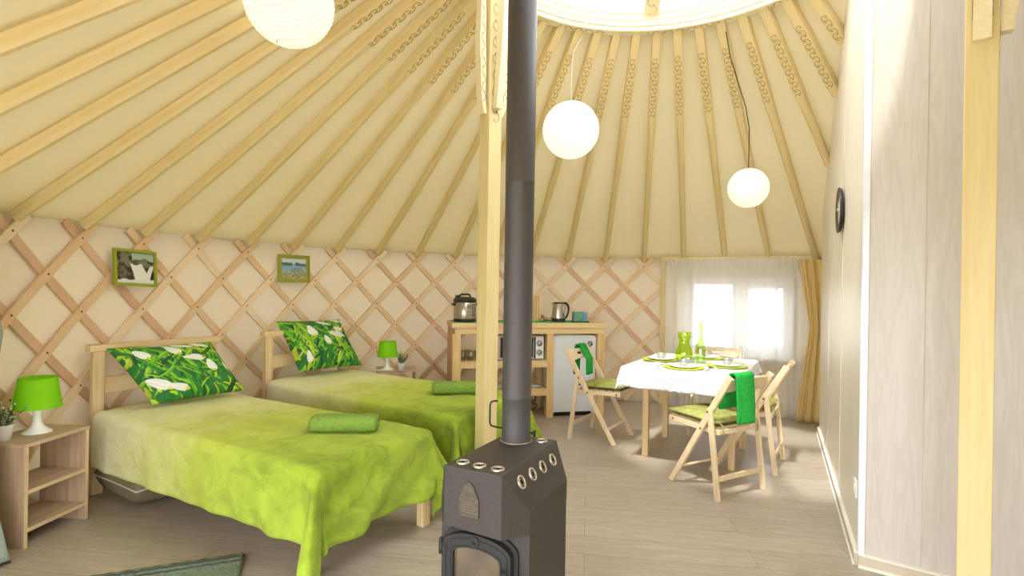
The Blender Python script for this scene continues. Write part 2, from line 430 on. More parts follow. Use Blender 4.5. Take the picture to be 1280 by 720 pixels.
    def obj(s, name, mats, parent=None, bevel=0.0, solid=0.0, sub=0, seg=2):
        me = bpy.data.meshes.new(name); me.from_pydata([tuple(v) for v in s.v], [], s.f)
        if not isinstance(mats, (list, tuple)): mats = [mats]
        for m in mats: me.materials.append(M[m] if isinstance(m, str) else m)
        me.polygons.foreach_set('material_index', s.mi); me.polygons.foreach_set('use_smooth', s.sm)
        me.update()
        o = bpy.data.objects.new(name, me); C.objects.link(o)
        if parent is not None: o.parent = parent
        if solid:
            q = o.modifiers.new('thickness', 'SOLIDIFY'); q.thickness = solid; q.offset = 0
        if sub:
            q = o.modifiers.new('sub', 'SUBSURF'); q.levels = sub; q.render_levels = sub
        if bevel:
            q = o.modifiers.new('bevel', 'BEVEL'); q.width = bevel; q.segments = seg; q.limit_method = 'ANGLE'; q.angle_limit = math.radians(40)
        return o

def tag(o, label, cat, group=None):
    o['label'] = label; o['category'] = cat
    if group: o['group'] = group
    return o
def struct(o, label=None, cat=None):
    o['kind'] = 'structure'
    if label: o['label'] = label
    if cat: o['category'] = cat
    return o
def thing(name, label, cat, loc=(0, 0, 0), rz=0, group=None):
    o = bpy.data.objects.new(name, None); C.objects.link(o)
    o.empty_display_size = 0.1
    o.location = loc; o.rotation_euler = (0, 0, rz)
    return tag(o, label, cat, group)
def kids(o): return [c for c in bpy.data.objects if c.parent == o]
def dup(root, loc, rz, label, group=None, scale=None):
    r = root.copy(); C.objects.link(r); r.location = loc; r.rotation_euler = (0, 0, rz)
    r['label'] = label
    if group: r['group'] = group
    if scale: r.scale = scale
    for ch in kids(root):
        c = ch.copy(); C.objects.link(c); c.parent = r
        for g in kids(ch):
            d = g.copy(); C.objects.link(d); d.parent = c
            for h in kids(g):
                e = h.copy(); C.objects.link(e); e.parent = d
    return r
def nz3(x, y, z): return mnoise.noise(Vector((x, y, z)))
def rotz(a): return Matrix.Rotation(a, 4, 'Z')

# ------------------------------------------------------------------ the yurt shell
CX, CY, R = 0.797, 2.874, 3.430          # centre and radius of the round wall
WALL_H = 1.623
RING_R, RING_Z = 1.137, 3.157
TH0, STEP = -1.5875, 2 * PI / 49
def cyl(th, r, z): return Vector((CX + r * math.sin(th), CY + r * math.cos(th), z))
def roof_z(r): return WALL_H + 0.012 + (RING_Z + 0.075 - WALL_H) * (R - r) / (R - RING_R)

g = G(); n = 96
g.add([(CX + (R + 0.25) * math.cos(2 * PI * k / n), CY + (R + 0.25) * math.sin(2 * PI * k / n), 0) for k in range(n)] +
      [(CX + (R + 0.25) * math.cos(2 * PI * k / n), CY + (R + 0.25) * math.sin(2 * PI * k / n), -0.08) for k in range(n)],
      [tuple(range(n))] + [(k, k + n, (k + 1) % n + n, (k + 1) % n) for k in range(n)])
struct(g.obj('floor', 'floor'), 'grey-beige wood laminate floor of the round tent', 'floor')

# round cloth wall with the window opening; unseen doorway gap behind the camera at left, widened to let in more light
WIN = (1.975, 6.105, 2.905, 5.580)      # window chord, left x,y and right x,y (on the circle)
def ang(x, y): return math.atan2(x - CX, y - CY)
TW0, TW1 = ang(WIN[0], WIN[1]), ang(WIN[2], WIN[3])
WZ0, WZ1 = 0.60, 1.425
def wall_piece(g, t0, t1, z0, z1):
    m = max(2, int((t1 - t0) / 0.03))
    g.grid(lambda u, v: cyl(t0 + (t1 - t0) * u, R + 0.004 * math.sin(9 * (t0 + (t1 - t0) * u) * 3), z0 + (z1 - z0) * v), m, 6)
g = G()
wall_piece(g, math.radians(-122), TW0, 0, WALL_H + 0.03)
wall_piece(g, TW0, TW1, 0, WZ0)
wall_piece(g, TW0, TW1, WZ1, WALL_H + 0.03)
wall_piece(g, TW1, math.radians(178), 0, WALL_H + 0.03)
struct(g.obj('wall_back', 'wallcloth', solid=0.006), 'cream cloth of the round tent wall behind the lattice', 'wall')

g = G()
g.grid(lambda u, v: (lambda th, r: cyl(th, r, roof_z(r) - 0.012 * math.sin(PI * v) * abs(math.sin(49 * th / 2 - 49 * TH0 / 2)) ))(2 * PI * u + PI, RING_R - 0.01 + (R + 0.10 - RING_R) * v), 392, 12)
struct(g.obj('ceiling', 'canvas', solid=0.006), 'pale cream canvas roof of the round tent', 'ceiling')

# ---- right partition
K = Vector((1.654, 2.565, 0)); D1 = Vector((0.438, 0.899, 0)).normalized(); D2 = Vector((0.807, -0.590, 0)).normalized()
def part_wall(name, mt, base, d, nrm, L, seams, label):
    g = G(); m = 48; th = 0.05
    for side in (0, 1):
        off = -nrm * (th * side)
        vs = []; fs = []
        for i in range(m + 1):
            p = base + d * (L * i / m) + off
            r = min(math.hypot(p.x - CX, p.y - CY), R)
            top = min(roof_z(max(r, RING_R + 0.03)) - 0.01, RING_Z - 0.005) if r < RING_R + 0.06 else roof_z(r) - 0.01
            vs += [(p.x, p.y, 0), (p.x, p.y, top)]
        for i in range(m):
            f = (2 * i, 2 * i + 2, 2 * i + 3, 2 * i + 1); fs.append(f if side else f[::-1])
        g.add(vs, fs)
    N2 = 2 * (m + 1)
    for i in range(m):
        g.f.append((2 * i + 1, 2 * i + 3, N2 + 2 * i + 3, N2 + 2 * i + 1)); g.mi.append(0); g.sm.append(False)
    for i in (0, m):
        g.f.append((2 * i, 2 * i + 1, N2 + 2 * i + 1, N2 + 2 * i)); g.mi.append(0); g.sm.append(False)
    for sx, z0, z1 in seams:       # thin panel joints
        p = base + d * sx + nrm * 0.0012
        g.beam(p + Vector((0, 0, z0)), p + Vector((0, 0, z1)), 0.0022, 0.0022, up=nrm, mi=1)
    o = g.obj(name, [mt, 'skirtmid'])
    return struct(o, label, 'wall')
N1 = Vector((-D1.y, D1.x, 0)); N2v = Vector((D2.y, -D2.x, 0))
if N1.dot(-K) < 0: N1 = -N1
if N2v.dot(-K) < 0: N2v = -N2v
L1 = 2.66
part_wall('wall_right', 'panelA', K, D1, N1, L1, [(0.9, 0.07, 2.3), (1.8, 0.07, 1.9)], 'beige wood-print partition wall running back to the window')
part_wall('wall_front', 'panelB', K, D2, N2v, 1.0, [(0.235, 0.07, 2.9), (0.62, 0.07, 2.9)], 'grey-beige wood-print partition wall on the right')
g = G(); h_ = 3.14
p = K + N1 * 0.004 + N2v * 0.004
cn = (N1 + N2v).normalized()
g.beam(K + D2 * 0.012 + N2v * 0.003 + Vector((0, 0, 0.055)), K + D2 * 0.012 + N2v * 0.003 + Vector((0, 0, h_)), 0.026, 0.005, up=N2v)
g.beam(K + D1 * 0.016 + N1 * 0.003 + Vector((0, 0, 0.055)), K + D1 * 0.016 + N1 * 0.003 + Vector((0, 0, h_)), 0.034, 0.005, up=N1)
struct(g.obj('trim_1', 'silver', bevel=0.0015), 'silver-white corner strip of the partition', 'trim')
for nm, base, d, nr, L, lb in (('baseboard_right', K, D1, N1, L1 - 0.0, 'white skirting along the partition to the window'), ('baseboard_front', K, D2, N2v, 1.0, 'pale skirting at the foot of the grey partition')):
    g = G()
    a = base + nr * 0.009 - d * 0.0; b = base + d * L + nr * 0.009
    z = lambda v, h: v + Vector((0, 0, h))
    g.beam(z(a, 0.028), z(b, 0.028), 0.018, 0.056, mi=1)
    g.beam(z(a, 0.058), z(b, 0.058), 0.019, 0.006)
    g.beam(z(a + nr * 0.010, 0.006), z(b + nr * 0.010, 0.006), 0.012, 0.012)
    struct(g.obj(nm, ['skirting', 'skirtmid']), lb, 'skirting')

# ---- roof ring, spokes and dome
ring = thing('roof_ring', 'pale wooden roof ring round the white skylight above the room', 'skylight', (CX, CY, RING_Z))
g = G()
prof = [(RING_R + 0.01, 0.0), (RING_R - 0.055, 0.0), (RING_R - 0.062, 0.006), (RING_R - 0.062, 0.030), (RING_R - 0.074, 0.034), (RING_R - 0.074, 0.052),
        (RING_R - 0.064, 0.056), (RING_R - 0.064, 0.074), (RING_R - 0.076, 0.078), (RING_R - 0.076, 0.100), (RING_R - 0.066, 0.104), (RING_R - 0.066, 0.120), (RING_R - 0.078, 0.124),
        (RING_R - 0.078, 0.150), (RING_R + 0.01, 0.150), (RING_R + 0.01, 0.0)]
pp = []
for a in prof: pp.append(a)
g.lathe(pp[::-1], n=128, smooth=False)
g.obj('rim', 'ringwood', ring)
def vine(g, F, L, p, r, sway, w, h=0.002, n=14):
    """one continuous carved scroll line with loops; F(x, y) -> (point, normal)"""
    pts = []; nn = []
    m = int(L / p * n)
    for i in range(m + 1):
        t = i / n
        x = min(max(p * t + r * 0.95 * math.cos(2 * PI * t), 0), L); y = r * math.sin(2 * PI * t) * (1 if int(t) % 2 else -1) + sway * math.sin(PI * t)
        a, b = F(x, y); pts.append(a); nn.append(b)
    g.sweep(pts, nn, w, h)
for a0, a1 in ((-26, -8), (8, 38), (-50, -36), (50, 62), (150, 175), (200, 230), (-100, -80)):
    g = G(); L_ = math.radians(a1 - a0) * RING_R
    def F(x, y):
        a = math.radians(a0) + x / RING_R; rr = RING_R - 0.026 + y
        return Vector((rr * math.sin(a), rr * math.cos(a), -0.0012)), Vector((0, 0, 1))
    vine(g, F, L_, 0.042, 0.013, 0.008, 0.0028)
    g.obj('carving', 'carve', ring)
for q in range(4):
    a = math.radians(9.5 + 90 * q)
    g = G(); pts = []; nr = []
    for i in range(13):
        t = i / 12; r = (RING_R - 0.06) * (1 - t); zz = 0.11 + 0.30 * math.sin(t * PI / 2)
        pts.append((r * math.sin(a), r * math.cos(a), zz)); nr.append((0.0001 + math.sin(a) * 0.3 * (1 - t), math.cos(a) * 0.3 * (1 - t), 1))
    g.sweep(pts, nr, 0.105, 0.05)
    sp_o = g.obj('spoke', 'ringwood', ring)
    g = G()
    def F(x, y):
        t = 0.02 + x / RING_R; r = (RING_R - 0.06) * (1 - t); zz = 0.11 + 0.30 * math.sin(t * PI / 2) - 0.0262
        return Vector((r * math.sin(a) + y * math.cos(a), r * math.cos(a) - y * math.sin(a), zz)), Vector((math.sin(a) * .3, math.cos(a) * .3, 1))
    vine(g, F, 0.35, 0.07, 0.024, 0.012, 0.004)
    g.obj('carving', 'carve', sp_o)
g = G()
g.lathe([(RING_R + 0.02, 0.15), (RING_R - 0.03, 0.25), (RING_R * 0.8, 0.37), (RING_R * 0.5, 0.46), (RING_R * 0.2, 0.50), (0.001, 0.505)], n=64)
dm = g.obj('dome', 'dome', ring); dm['label'] = 'clear domed skylight cover'

# ---- rafters
raf_labels = {
 0: 'yellow rafter whose foot rests on the lattice at the very left of the photo',
 1: 'yellow rafter whose foot stands between the left photo edge and the waterfall picture',
 2: 'yellow rafter whose foot stands right above the waterfall picture',
 3: 'yellow rafter whose foot is the first to the right of the waterfall picture',
 4: 'yellow rafter whose foot is the first to the left of the lake picture',
 5: 'yellow rafter whose foot stands directly above the lake picture',
 6: 'yellow rafter whose foot is the first to the right of the lake picture',
 7: 'yellow rafter whose foot is the second to the right of the lake picture',
 8: 'yellow rafter whose foot is the second to the left of the forked post',
 9: 'yellow rafter landing above the multicooker, first left of the forked post',
 10: 'yellow rafter whose foot is hidden behind the forked post',
 11: 'yellow rafter whose foot is hidden behind the black stovepipe',
 12: 'yellow rafter landing right above the wooden rack, first right of the stovepipe',
 13: 'yellow rafter landing above the right end of the kitchen counter',
 14: 'yellow rafter landing just left of the window curtain',
 15: 'yellow rafter landing on the beam above the left end of the sheer curtain',
 16: 'yellow rafter landing on the beam above the middle of the window',
 17: 'yellow rafter passing behind the smallest lantern down to the window beam',
 18: 'yellow rafter landing on the right end of the window beam by the partition',
 19: 'yellow rafter running down behind the partition, first right of the window beam',
 20: 'yellow rafter cut off by the partition, second right of the window beam',
 21: 'short visible yellow rafter at the top beside the partition edge',
 -1: 'lowest of the yellow rafters running off the left edge of the photo',
 -2: 'second lowest of the yellow rafters running off the left edge of the photo',
 -3: 'third lowest of the yellow rafters running off the left edge of the photo',
 -4: 'fourth from the bottom of the rafters running off the left photo edge',
 -5: 'yellow rafter band crossing the top left corner of the photo',
}
RA, RB = RING_R - 0.0, R - 0.055
def raf_z(r): return roof_z(r) - 0.060
slope = math.atan2(raf_z(RA) - raf_z(RB), RB - RA); RL = math.hypot(RB - RA, raf_z(RA) - raf_z(RB))
def rafter_meshes(RL_, full=True):
    g = G(); w, t = 0.060, 0.064
    secs = []
    for i in range(9):
        x = RL_ * i / 8
        lower = min(1, max(0, (x - RL * 0.28) / 0.1))   # lower run is more rounded
        secs.append((x, lower))
    vs = []; fs = []
    for x, lo in secs:
        c = 0.004 + 0.011 * lo; ww = w / 2 - 0.003 * lo
        for (a, b) in ((-ww + c, -t / 2), (ww - c, -t / 2), (ww, -t / 2 + c), (ww, t / 2 - c), (ww - c, t / 2), (-ww + c, t / 2), (-ww, t / 2 - c), (-ww, -t / 2 + c)):
            vs.append((x, a, b))
    for i in range(8):
        for k in range(8):
            k2 = (k + 1) % 8; fs.append((i * 8 + k, i * 8 + 8 + k, i * 8 + 8 + k2, i * 8 + k2))
    fs.append(tuple(range(8))); fs.append(tuple(64 + k for k in range(8))[::-1])
    g.add(vs, fs)
    rf = g.obj('rafter', 'rafter')
    L_ = min(RL * 0.275, RL_ - 0.03) - RL * 0.075
    if L_ > 0.08:
        g = G(); vine(g, lambda x, y: (Vector((RL * 0.075 + x, y, -t / 2 - 0.0010)), Vector((0, 0, -1))), L_, 0.037, 0.018, 0.006, 0.0050)
        g.obj('carving', 'carve', rf)
    return rf
rf0 = None
for k in range(-5, 22):
    th = TH0 + STEP * k
    cut = RL
    if k >= 16:      # rafters that stop against the partition
        rd = Vector((math.sin(th), math.cos(th), 0)); c0 = Vector((CX, CY, 0))
        for dd_, LL in ((D1, L1), (D2, 1.0)):
            w_ = K - c0; den = rd.x * dd_.y - rd.y * dd_.x
            if abs(den) > 1e-6:
                tt = (w_.x * dd_.y - w_.y * dd_.x) / den; uu = (w_.x * rd.y - w_.y * rd.x) / den
                if tt > RA and -0.02 < uu < LL + .3: cut = min(cut, (tt - RA) / math.cos(slope) + 0.012)
    if cut < 0.15: continue
    if cut < RL - 0.001: o = rafter_meshes(cut)
    elif rf0 is None: o = rf0 = rafter_meshes(RL)
    else:
        o = rf0.copy(); C.objects.link(o)
        for ch in kids(rf0):
            c = ch.copy(); C.objects.link(c); c.parent = o
    d = Vector((math.sin(th), math.cos(th), 0)) * math.cos(slope) + Vector((0, 0, -math.sin(slope)))
    up = Vector((math.sin(th), math.cos(th), 0)) * math.sin(slope) + Vector((0, 0, math.cos(slope)))
    a = up.cross(d)
    o.matrix_world = Matrix(((d.x, a.x, up.x, 0), (d.y, a.y, up.y, 0), (d.z, a.z, up.z, 0), (0, 0, 0, 1)))
    o.location = cyl(th, RA, raf_z(RA))
    tag(o, raf_labels[k], 'rafter', 'carved rafters of the tent roof')

# ---- lattice
lat = thing('wall_lattice', 'crossed wooden slat lattice along the round tent wall', 'lattice', (0, 0, 0))
ARC = STEP * R
THEND = ang(1.70, 6.20) + 0.004
THBEG = math.radians(-121)
ZC = WALL_H - 0.085
def slat(kc, sgn, layer_r, mt):
    th_c = TH0 + STEP * kc
    pts = []; nn = []; rv = []
    s = -0.095
    while s <= ZC - 0.015 + 1e-6:
        th = th_c - sgn * s / R; z = ZC - s
        if THBEG <= th <= THEND:
            pts.append(cyl(th, layer_r, z)); nn.append((math.sin(th), math.cos(th), 0.0))
        s += 0.019
    if len(pts) < 3: return
    g = G(); g.sweep(pts, nn, 0.050, 0.017)
    if sgn == 1:
        q = 0
        while q * ARC / 2 < ZC:
            s = q * ARC / 2; th = th_c - s / R
            if THBEG < th < THEND:
                c = cyl(th, layer_r - 0.0095, ZC - s)
                T = Matrix.Translation(c) @ Matrix.Rotation(-th, 4, 'Z') @ Matrix.Rotation(PI / 2, 4, 'X')
                g.lathe([(0.006, 0.0), (0.005, 0.002), (0.001, 0.003)], n=8, T=T, mi=1)
            q += 1
    g.obj('slat', [mt, 'rivet'], lat, bevel=0.0)
rnd = random.Random(3)
for kc in range(-6, 24):
    slat(kc, 1, R - 0.034, rnd.choice(['slatA', 'slatA', 'slatB']))
for kc in range(-10, 20):
    slat(kc, -1, R - 0.0155, rnd.choice(['slatB', 'slatB', 'slatA', 'slatC']))

# ---- frame of the window bay: post on the left, beam on top
sur = thing('window_bay_frame', 'pale yellow wooden post and beam framing the curtained window bay', 'frame', (0, 0, 0))
PL = Vector((1.705, 6.13, 0)); PR = Vector((3.03, 5.42, 0))
g = G(); g.beam(PL, PL + Vector((0, 0, 1.60)), 0.045, 0.045, up=(PR - PL).normalized()); g.obj('post', 'post', sur, bevel=0.003)
g = G(); g.beam(PL + Vector((-0.03, 0.01, 1.625)), PR + Vector((0.02, -0.01, 1.625)), 0.05, 0.05); g.obj('beam', 'post', sur, bevel=0.003)
g = G(); g.beam(PR, PR + Vector((0, 0, 1.60)), 0.045, 0.045, up=(PR - PL).normalized()); g.obj('post', 'post', sur, bevel=0.003)

# ---- window
wd = Vector((WIN[2] - WIN[0], WIN[3] - WIN[1], 0)); WL = wd.length; wrz = math.atan2(wd.y, wd.x)
win = struct(thing('window_1', 'white two-sash window behind the sheer curtain', 'window', (WIN[0], WIN[1], 0), wrz))
g = G(); fw = 0.055
g.box(0, WL, -0.03, 0.04, WZ0, WZ0 + fw); g.box(0, WL, -0.03, 0.04, WZ1 - fw, WZ1)
g.box(0, fw, -0.03, 0.04, WZ0 + fw, WZ1 - fw); g.box(WL - fw, WL, -0.03, 0.04, WZ0 + fw, WZ1 - fw); g.box(WL * 0.5 - 0.04, WL * 0.5 + 0.04, -0.03, 0.04, WZ0 + fw, WZ1 - fw)
g.obj('window_frame', 'pvc', win, bevel=0.004)
for x0, x1, sf in ((fw, WL * 0.5 - 0.04, 0.022), (WL * 0.5 + 0.04, WL - fw, 0.055)):
    g = G(); z0, z1 = WZ0 + fw, WZ1 - fw
    g.box(x0, x1, -0.045, 0.02, z0, z0 + sf); g.box(x0, x1, -0.045, 0.02, z1 - sf, z1); g.box(x0, x0 + sf, -0.045, 0.02, z0 + sf, z1 - sf); g.box(x1 - sf, x1, -0.045, 0.02, z0 + sf, z1 - sf)
    sash = g.obj('sash', 'pvc', win, bevel=0.003)
    g = G(); g.box(x0 + sf, x1 - sf, -0.012, -0.008, z0 + sf, z1 - sf); g.obj('pane', 'glass', sash)
g = G(); g.box(WL * 0.5 + 0.045, WL * 0.5 + 0.065, -0.075, -0.045, 0.95, 0.975); g.box(WL * 0.5 + 0.048, WL * 0.5 + 0.062, -0.085, -0.072, 0.86, 0.975); g.obj('window_handle', 'pvc', win, bevel=0.003)
g = G(); g.box(-0.03, WL + 0.03, -0.16, -0.03, WZ0 - 0.02, WZ0 + 0.005); g.obj('window_sill', 'pvc', win, bevel=0.004)

# ---- what shows faintly through the panes: yard and a pale house
g = G(); g.grid(lambda u, v: (-30 + 60 * u, -20 + 60 * v, -0.09), 2, 2)
M['yard'] = mat('pale_gravel', srgb(176, 172, 164), srgb(160, 156, 148), rough=1, scale=3)
struct(g.obj('ground', 'yard'), 'pale gravel yard outside the window', 'ground')
M['render_wall'] = mat('pale_render', srgb(196, 194, 192), srgb(188, 185, 182), rough=0.9, scale=1)
M['tile_roof'] = mat('grey_roof', srgb(150, 146, 146), rough=0.9); M['dark_pane'] = mat('dark_pane', srgb(120, 122, 126), rough=0.3)
hs = thing('neighbouring_house', 'pale house seen faintly through the window behind the curtain', 'house', (5.6, 12.4, -0.09), math.radians(-28))
g = G(); g.box(-4.5, 4.5, 0, 4, 0, 2.7); g.obj('wall', 'render_wall', hs)
g = G(); T_ = Matrix.Rotation(PI / 2, 4, 'Z') @ Matrix.Rotation(PI / 2, 4, 'X')
g.prism([(-0.35, 2.7), (4.35, 2.7), (2.0, 4.2)], -4.8, 4.8, T=T_); g.obj('roof', 'tile_roof', hs)
for x in (-2.6, -0.4, 1.9):
    g = G(); g.box(x, x + 0.9, -0.04, 0.0, 1.2, 2.1); w_ = g.obj('window', 'pvc', hs)
    g = G(); g.box(x + 0.07, x + 0.83, -0.05, -0.04, 1.27, 2.03); g.obj('pane', 'dark_pane', w_)

# ---- curtains
def curtain(name, P, Q, z0, z1, fn, amp, freq, mt, label, cat, nu=160, nv=24):
    P = Vector(P); Q = Vector(Q); d = (Q - P); L = d.length; d.normalize(); nr = Vector((d.y, -d.x, 0))
    g = G()
    def f(u, v):
        t, zz = fn(u, v)
        ph = u * L * freq
        am = amp * (0.5 + 0.5 * v)
        off = am * (math.sin(ph) + 0.5 * math.sin(ph * 2.3 + 1.2)) + 0.012 * nz3(u * 3, v * 2, 4)
        p = P + d * (t * L) + nr * (0.03 + off)
        return (p.x, p.y, z1 + (z0 - z1) * zz)
    g.grid(f, nu, nv)
    return tag(g.obj(name, mt), label, cat)
o = curtain('sheer_curtain', PL + Vector((0.01, -0.085, 0)), PR + Vector((-0.08, -0.02, 0)), 0.012, 1.63, lambda u, v: (u, v), 0.014, 34, 'sheer', 'white sheer voile curtain hanging over the white window', 'curtain')
g = G()   # gathered loops of the voile along the beam
P_ = PL + Vector((0.01, -0.085, 0)); Q_ = PR + Vector((-0.08, -0.02, 0)); dd = (Q_ - P_)
for i in range(9):
    c = P_ + dd * ((i + 0.6) / 9.4)
    nr = Vector((dd.y, -dd.x, 0)).normalized()
    def f(u, v, c=c, nr=nr, i=i):
        w = 0.05 + 0.02 * math.sin(i * 2.1); uu = (u - 0.5) * 2
        drop = 0.13 * (0.5 + 0.5 * math.cos(uu * 2.2))
        p = c + dd.normalized() * (uu * w * (1.0 - 0.3 * v)) + nr * (0.062 + 0.010 * math.sin(uu * 6))
        return (p.x, p.y, 1.615 - v * drop)
    g.grid(f, 10, 6)
fr = g.obj('ruffle', 'sheer', o)
g = G()
def yel(u, v):
    L = 0.26; d = dd.normalized(); nr = Vector((dd.y, -dd.x, 0)).normalized()
    w = L * (0.55 + 0.45 * abs(2 * v - 0.9)) if v < 0.45 else L * (0.6 + 0.4 * (v - 0.45) / 0.55)
    p = PR + Vector((-0.06, -0.10, 0)) - d * (w * (1 - u) - 0.10) + nr * (0.055 + 0.022 * math.sin(u * 19) + 0.01 * math.sin(u * 41))
    return (p.x, p.y, 1.60 - v * 1.588)
g.grid(yel, 60, 24)
tag(g.obj('yellow_curtain', 'yellowcloth', solid=0.003), 'pale yellow curtain panel hanging beside the partition wall', 'curtain')

# left grey-green door curtain, tied back

# ------------------------------------------------------------------ posts
def post(name, x, y, rz, label, TOP, kl_=0.25, kr_=0.8):
    t = thing(name, label, 'post', (x, y, 0), rz, 'wooden posts carrying the roof ring')
    dz = TOP - 3.155
    g = G(); g.box(-0.048, 0.048, -0.048, 0.048, 0.0, TOP); g.obj('shaft', 'post', t, bevel=0.004)
    for sx in (-1, 1):
        g = G()
        T = Matrix.Rotation(PI / 2, 4, 'X')
        # curved bracket, outline in local x-z
        a = []; b = []
        for i in range(17):
            q = i / 16; z = 2.33 + dz + q * 0.80; kk = kl_ if sx < 0 else kr_
            bulge = 0.055 * math.sin(PI * min(1, q * 1.5)) * (1 - q) + 0.135 * q ** 2.2 + 0.012 * math.sin(q * 14)
            a.append((sx * (0.0485 + bulge * kk), z)); b.append((sx * (0.0485 + bulge * kk + 0.022 + 0.022 * math.sin(PI * q)), z))
        poly = a + b[::-1]
        if sx < 0: poly = poly[::-1]
        g.prism(poly, -0.026, 0.026, T=T)
        br = g.obj('bracket', 'ringwood', t, bevel=0.004)
        for fy, fn_ in ((-0.0272, -1), (0.0272, 1)):
            g = G()
            def F(x, y):
                q = 0.08 + x / 0.80; kk = kl_ if sx < 0 else kr_
                bulge = 0.055 * math.sin(PI * min(1, q * 1.5)) * (1 - q) + 0.135 * q ** 2.2 + 0.012 * math.sin(q * 14)
                xx = sx * (0.0485 + bulge * kk + 0.011 + 0.011 * math.sin(PI * q))
                return Vector((xx + y, fy, 2.33 + dz + q * 0.80)), Vector((0, fn_, 0))
            vine(g, F, 0.70, 0.05, 0.010, 0.002, 0.0026)
            g.obj('carving', 'carve_grey', br)
    # the third arm, facing the room's middle
    g = G(); a = []; b = []
    for i in range(13):
        q = i / 12; z = 2.36 + dz + q * 0.76
        bulge = 0.03 * math.sin(PI * q) + 0.07 * q ** 2
        a.append((0.0485 + bulge * 0.6, z)); b.append((0.0485 + bulge + 0.035, z))
    g.prism(a + b[::-1], -0.022, 0.022, T=rotz(-PI / 2) @ Matrix.Rotation(PI / 2, 4, 'X'))
    g.obj('bracket', 'ringwood', t, bevel=0.003)
    g = G(); vine(g, lambda x, y: (Vector((y, -0.0490, 2.28 + dz + x)), Vector((0, -1, 0))), 0.75, 0.05, 0.020, 0.010, 0.0028); g.obj('carving', 'carve_grey', t)
    g = G(); vine(g, lambda x, y: (Vector((0.0490, y, 2.28 + dz + x)), Vector((1, 0, 0))), 0.75, 0.05, 0.020, 0.010, 0.0028); g.obj('carving', 'carve_grey', t)
    return t
post('forked_post', -0.147, 3.33, math.radians(40), 'pale yellow square post with carved forked top beside the stovepipe', RING_Z - 0.002)
post('forked_post', 1.700, 1.985, math.radians(50), 'pale yellow square post in front of the grey partition at right', 3.02, 0.2, 0.2)

# ------------------------------------------------------------------ stove
W0 = Vector((-0.234, 1.969, 0)); wv = Vector((0.893, -0.45, 0)).normalized(); dv = Vector((0.45, 0.893, 0)).normalized()
stv_rz = math.atan2(wv.y, wv.x)
hearth = None
st = thing('wood_stove', 'dark grey steel wood stove with round air ports and glazed door', 'stove', (W0.x, W0.y, 0.012), stv_rz)
H0 = -0.012
TW, DL, SZ, TZ, LZ = 0.233, 0.50, 0.50, 0.64, 0.42
SW = 0.070
def lp(w, d, z): return (w, d, z + H0)
g = G()
vs = [lp(0, 0, TZ), lp(TW, 0, TZ), lp(TW, DL, TZ), lp(0, DL, TZ),            # 0-3 top
      lp(-SW, 0.09, SZ), lp(TW + SW, 0.09, SZ), lp(TW + SW, DL - 0.05, SZ), lp(-SW, DL - 0.05, SZ),   # 4-7 shoulder
      lp(0, 0, LZ + .005), lp(TW, 0, LZ - .005), lp(TW + SW, 0.09, LZ - .005), lp(-SW, 0.09, LZ + .005),   # 8-11 hood bottom
      lp(-SW, DL - 0.05, LZ), lp(TW + SW, DL - 0.05, LZ), lp(TW, DL, LZ), lp(0, DL, LZ)]
fs = [(0, 1, 2, 3), (1, 5, 6, 2), (0, 3, 7, 4), (0, 8, 9, 1), (1, 9, 10, 5), (0, 4, 11, 8), (8, 11, 10, 9),
      (5, 10, 13, 6), (4, 7, 12, 11), (2, 6, 13, 14), (3, 15, 12, 7), (3, 2, 14, 15), (11, 12, 15, 14, 13, 10)]
g.add(vs, fs)
g.obj('hood', 'stove', st, bevel=0.003)
g = G()
g.box(-SW + .001, TW + SW - .001, 0.092, DL - 0.052, 0.075 + H0, LZ + 0.002 + H0)
g.obj('body', 'stove', st, bevel=0.002)
for a, b in ((-SW + .03, 0.12), (TW + SW - .03, 0.12), (-SW + .03, DL - .08), (TW + SW - .03, DL - .08)):
    g = G(); g.lathe([(0.016, 0.012 + H0), (0.016, 0.08 + H0)], n=12, c=(a, b, 0), cap0=True, cap1=True); g.obj('leg', 'stove', st)
# air ports
def port(T):
    g = G()
    g.lathe([(0.0245, -0.001), (0.0245, 0.005), (0.022, 0.0065), (0.0185, 0.005), (0.0185, 0.001)], n=28, T=T, mi=0)
    g.lathe([(0.0185, 0.0012), (0.0001, 0.0012)], n=28, T=T, mi=1, smooth=False)
    g.lathe([(0.0125, 0.0014), (0.0125, 0.003), (0.0105, 0.003)], n=20, T=T, mi=0)
    o = g.obj('air_port', ['ringmetal', 'dark'], st); o['label'] = 'round air port with bright metal rim'
for w_, d_ in ((0.045, 0.055), (0.118, 0.05), (0.192, 0.05), (0.185, 0.455)):
    port(Matrix.Translation(lp(w_, d_, TZ)))
nrm = Vector((TZ - SZ, 0, SW)).normalized()
for d_ in (0.105, 0.20, 0.295, 0.395):
    c = Vector(lp(TW + SW * 0.36, d_, TZ - (TZ - SZ) * 0.36)) + nrm * 0.0
    T = Matrix.Translation(c) @ nrm.to_track_quat('Z', 'Y').to_matrix().to_4x4()
    port(T)
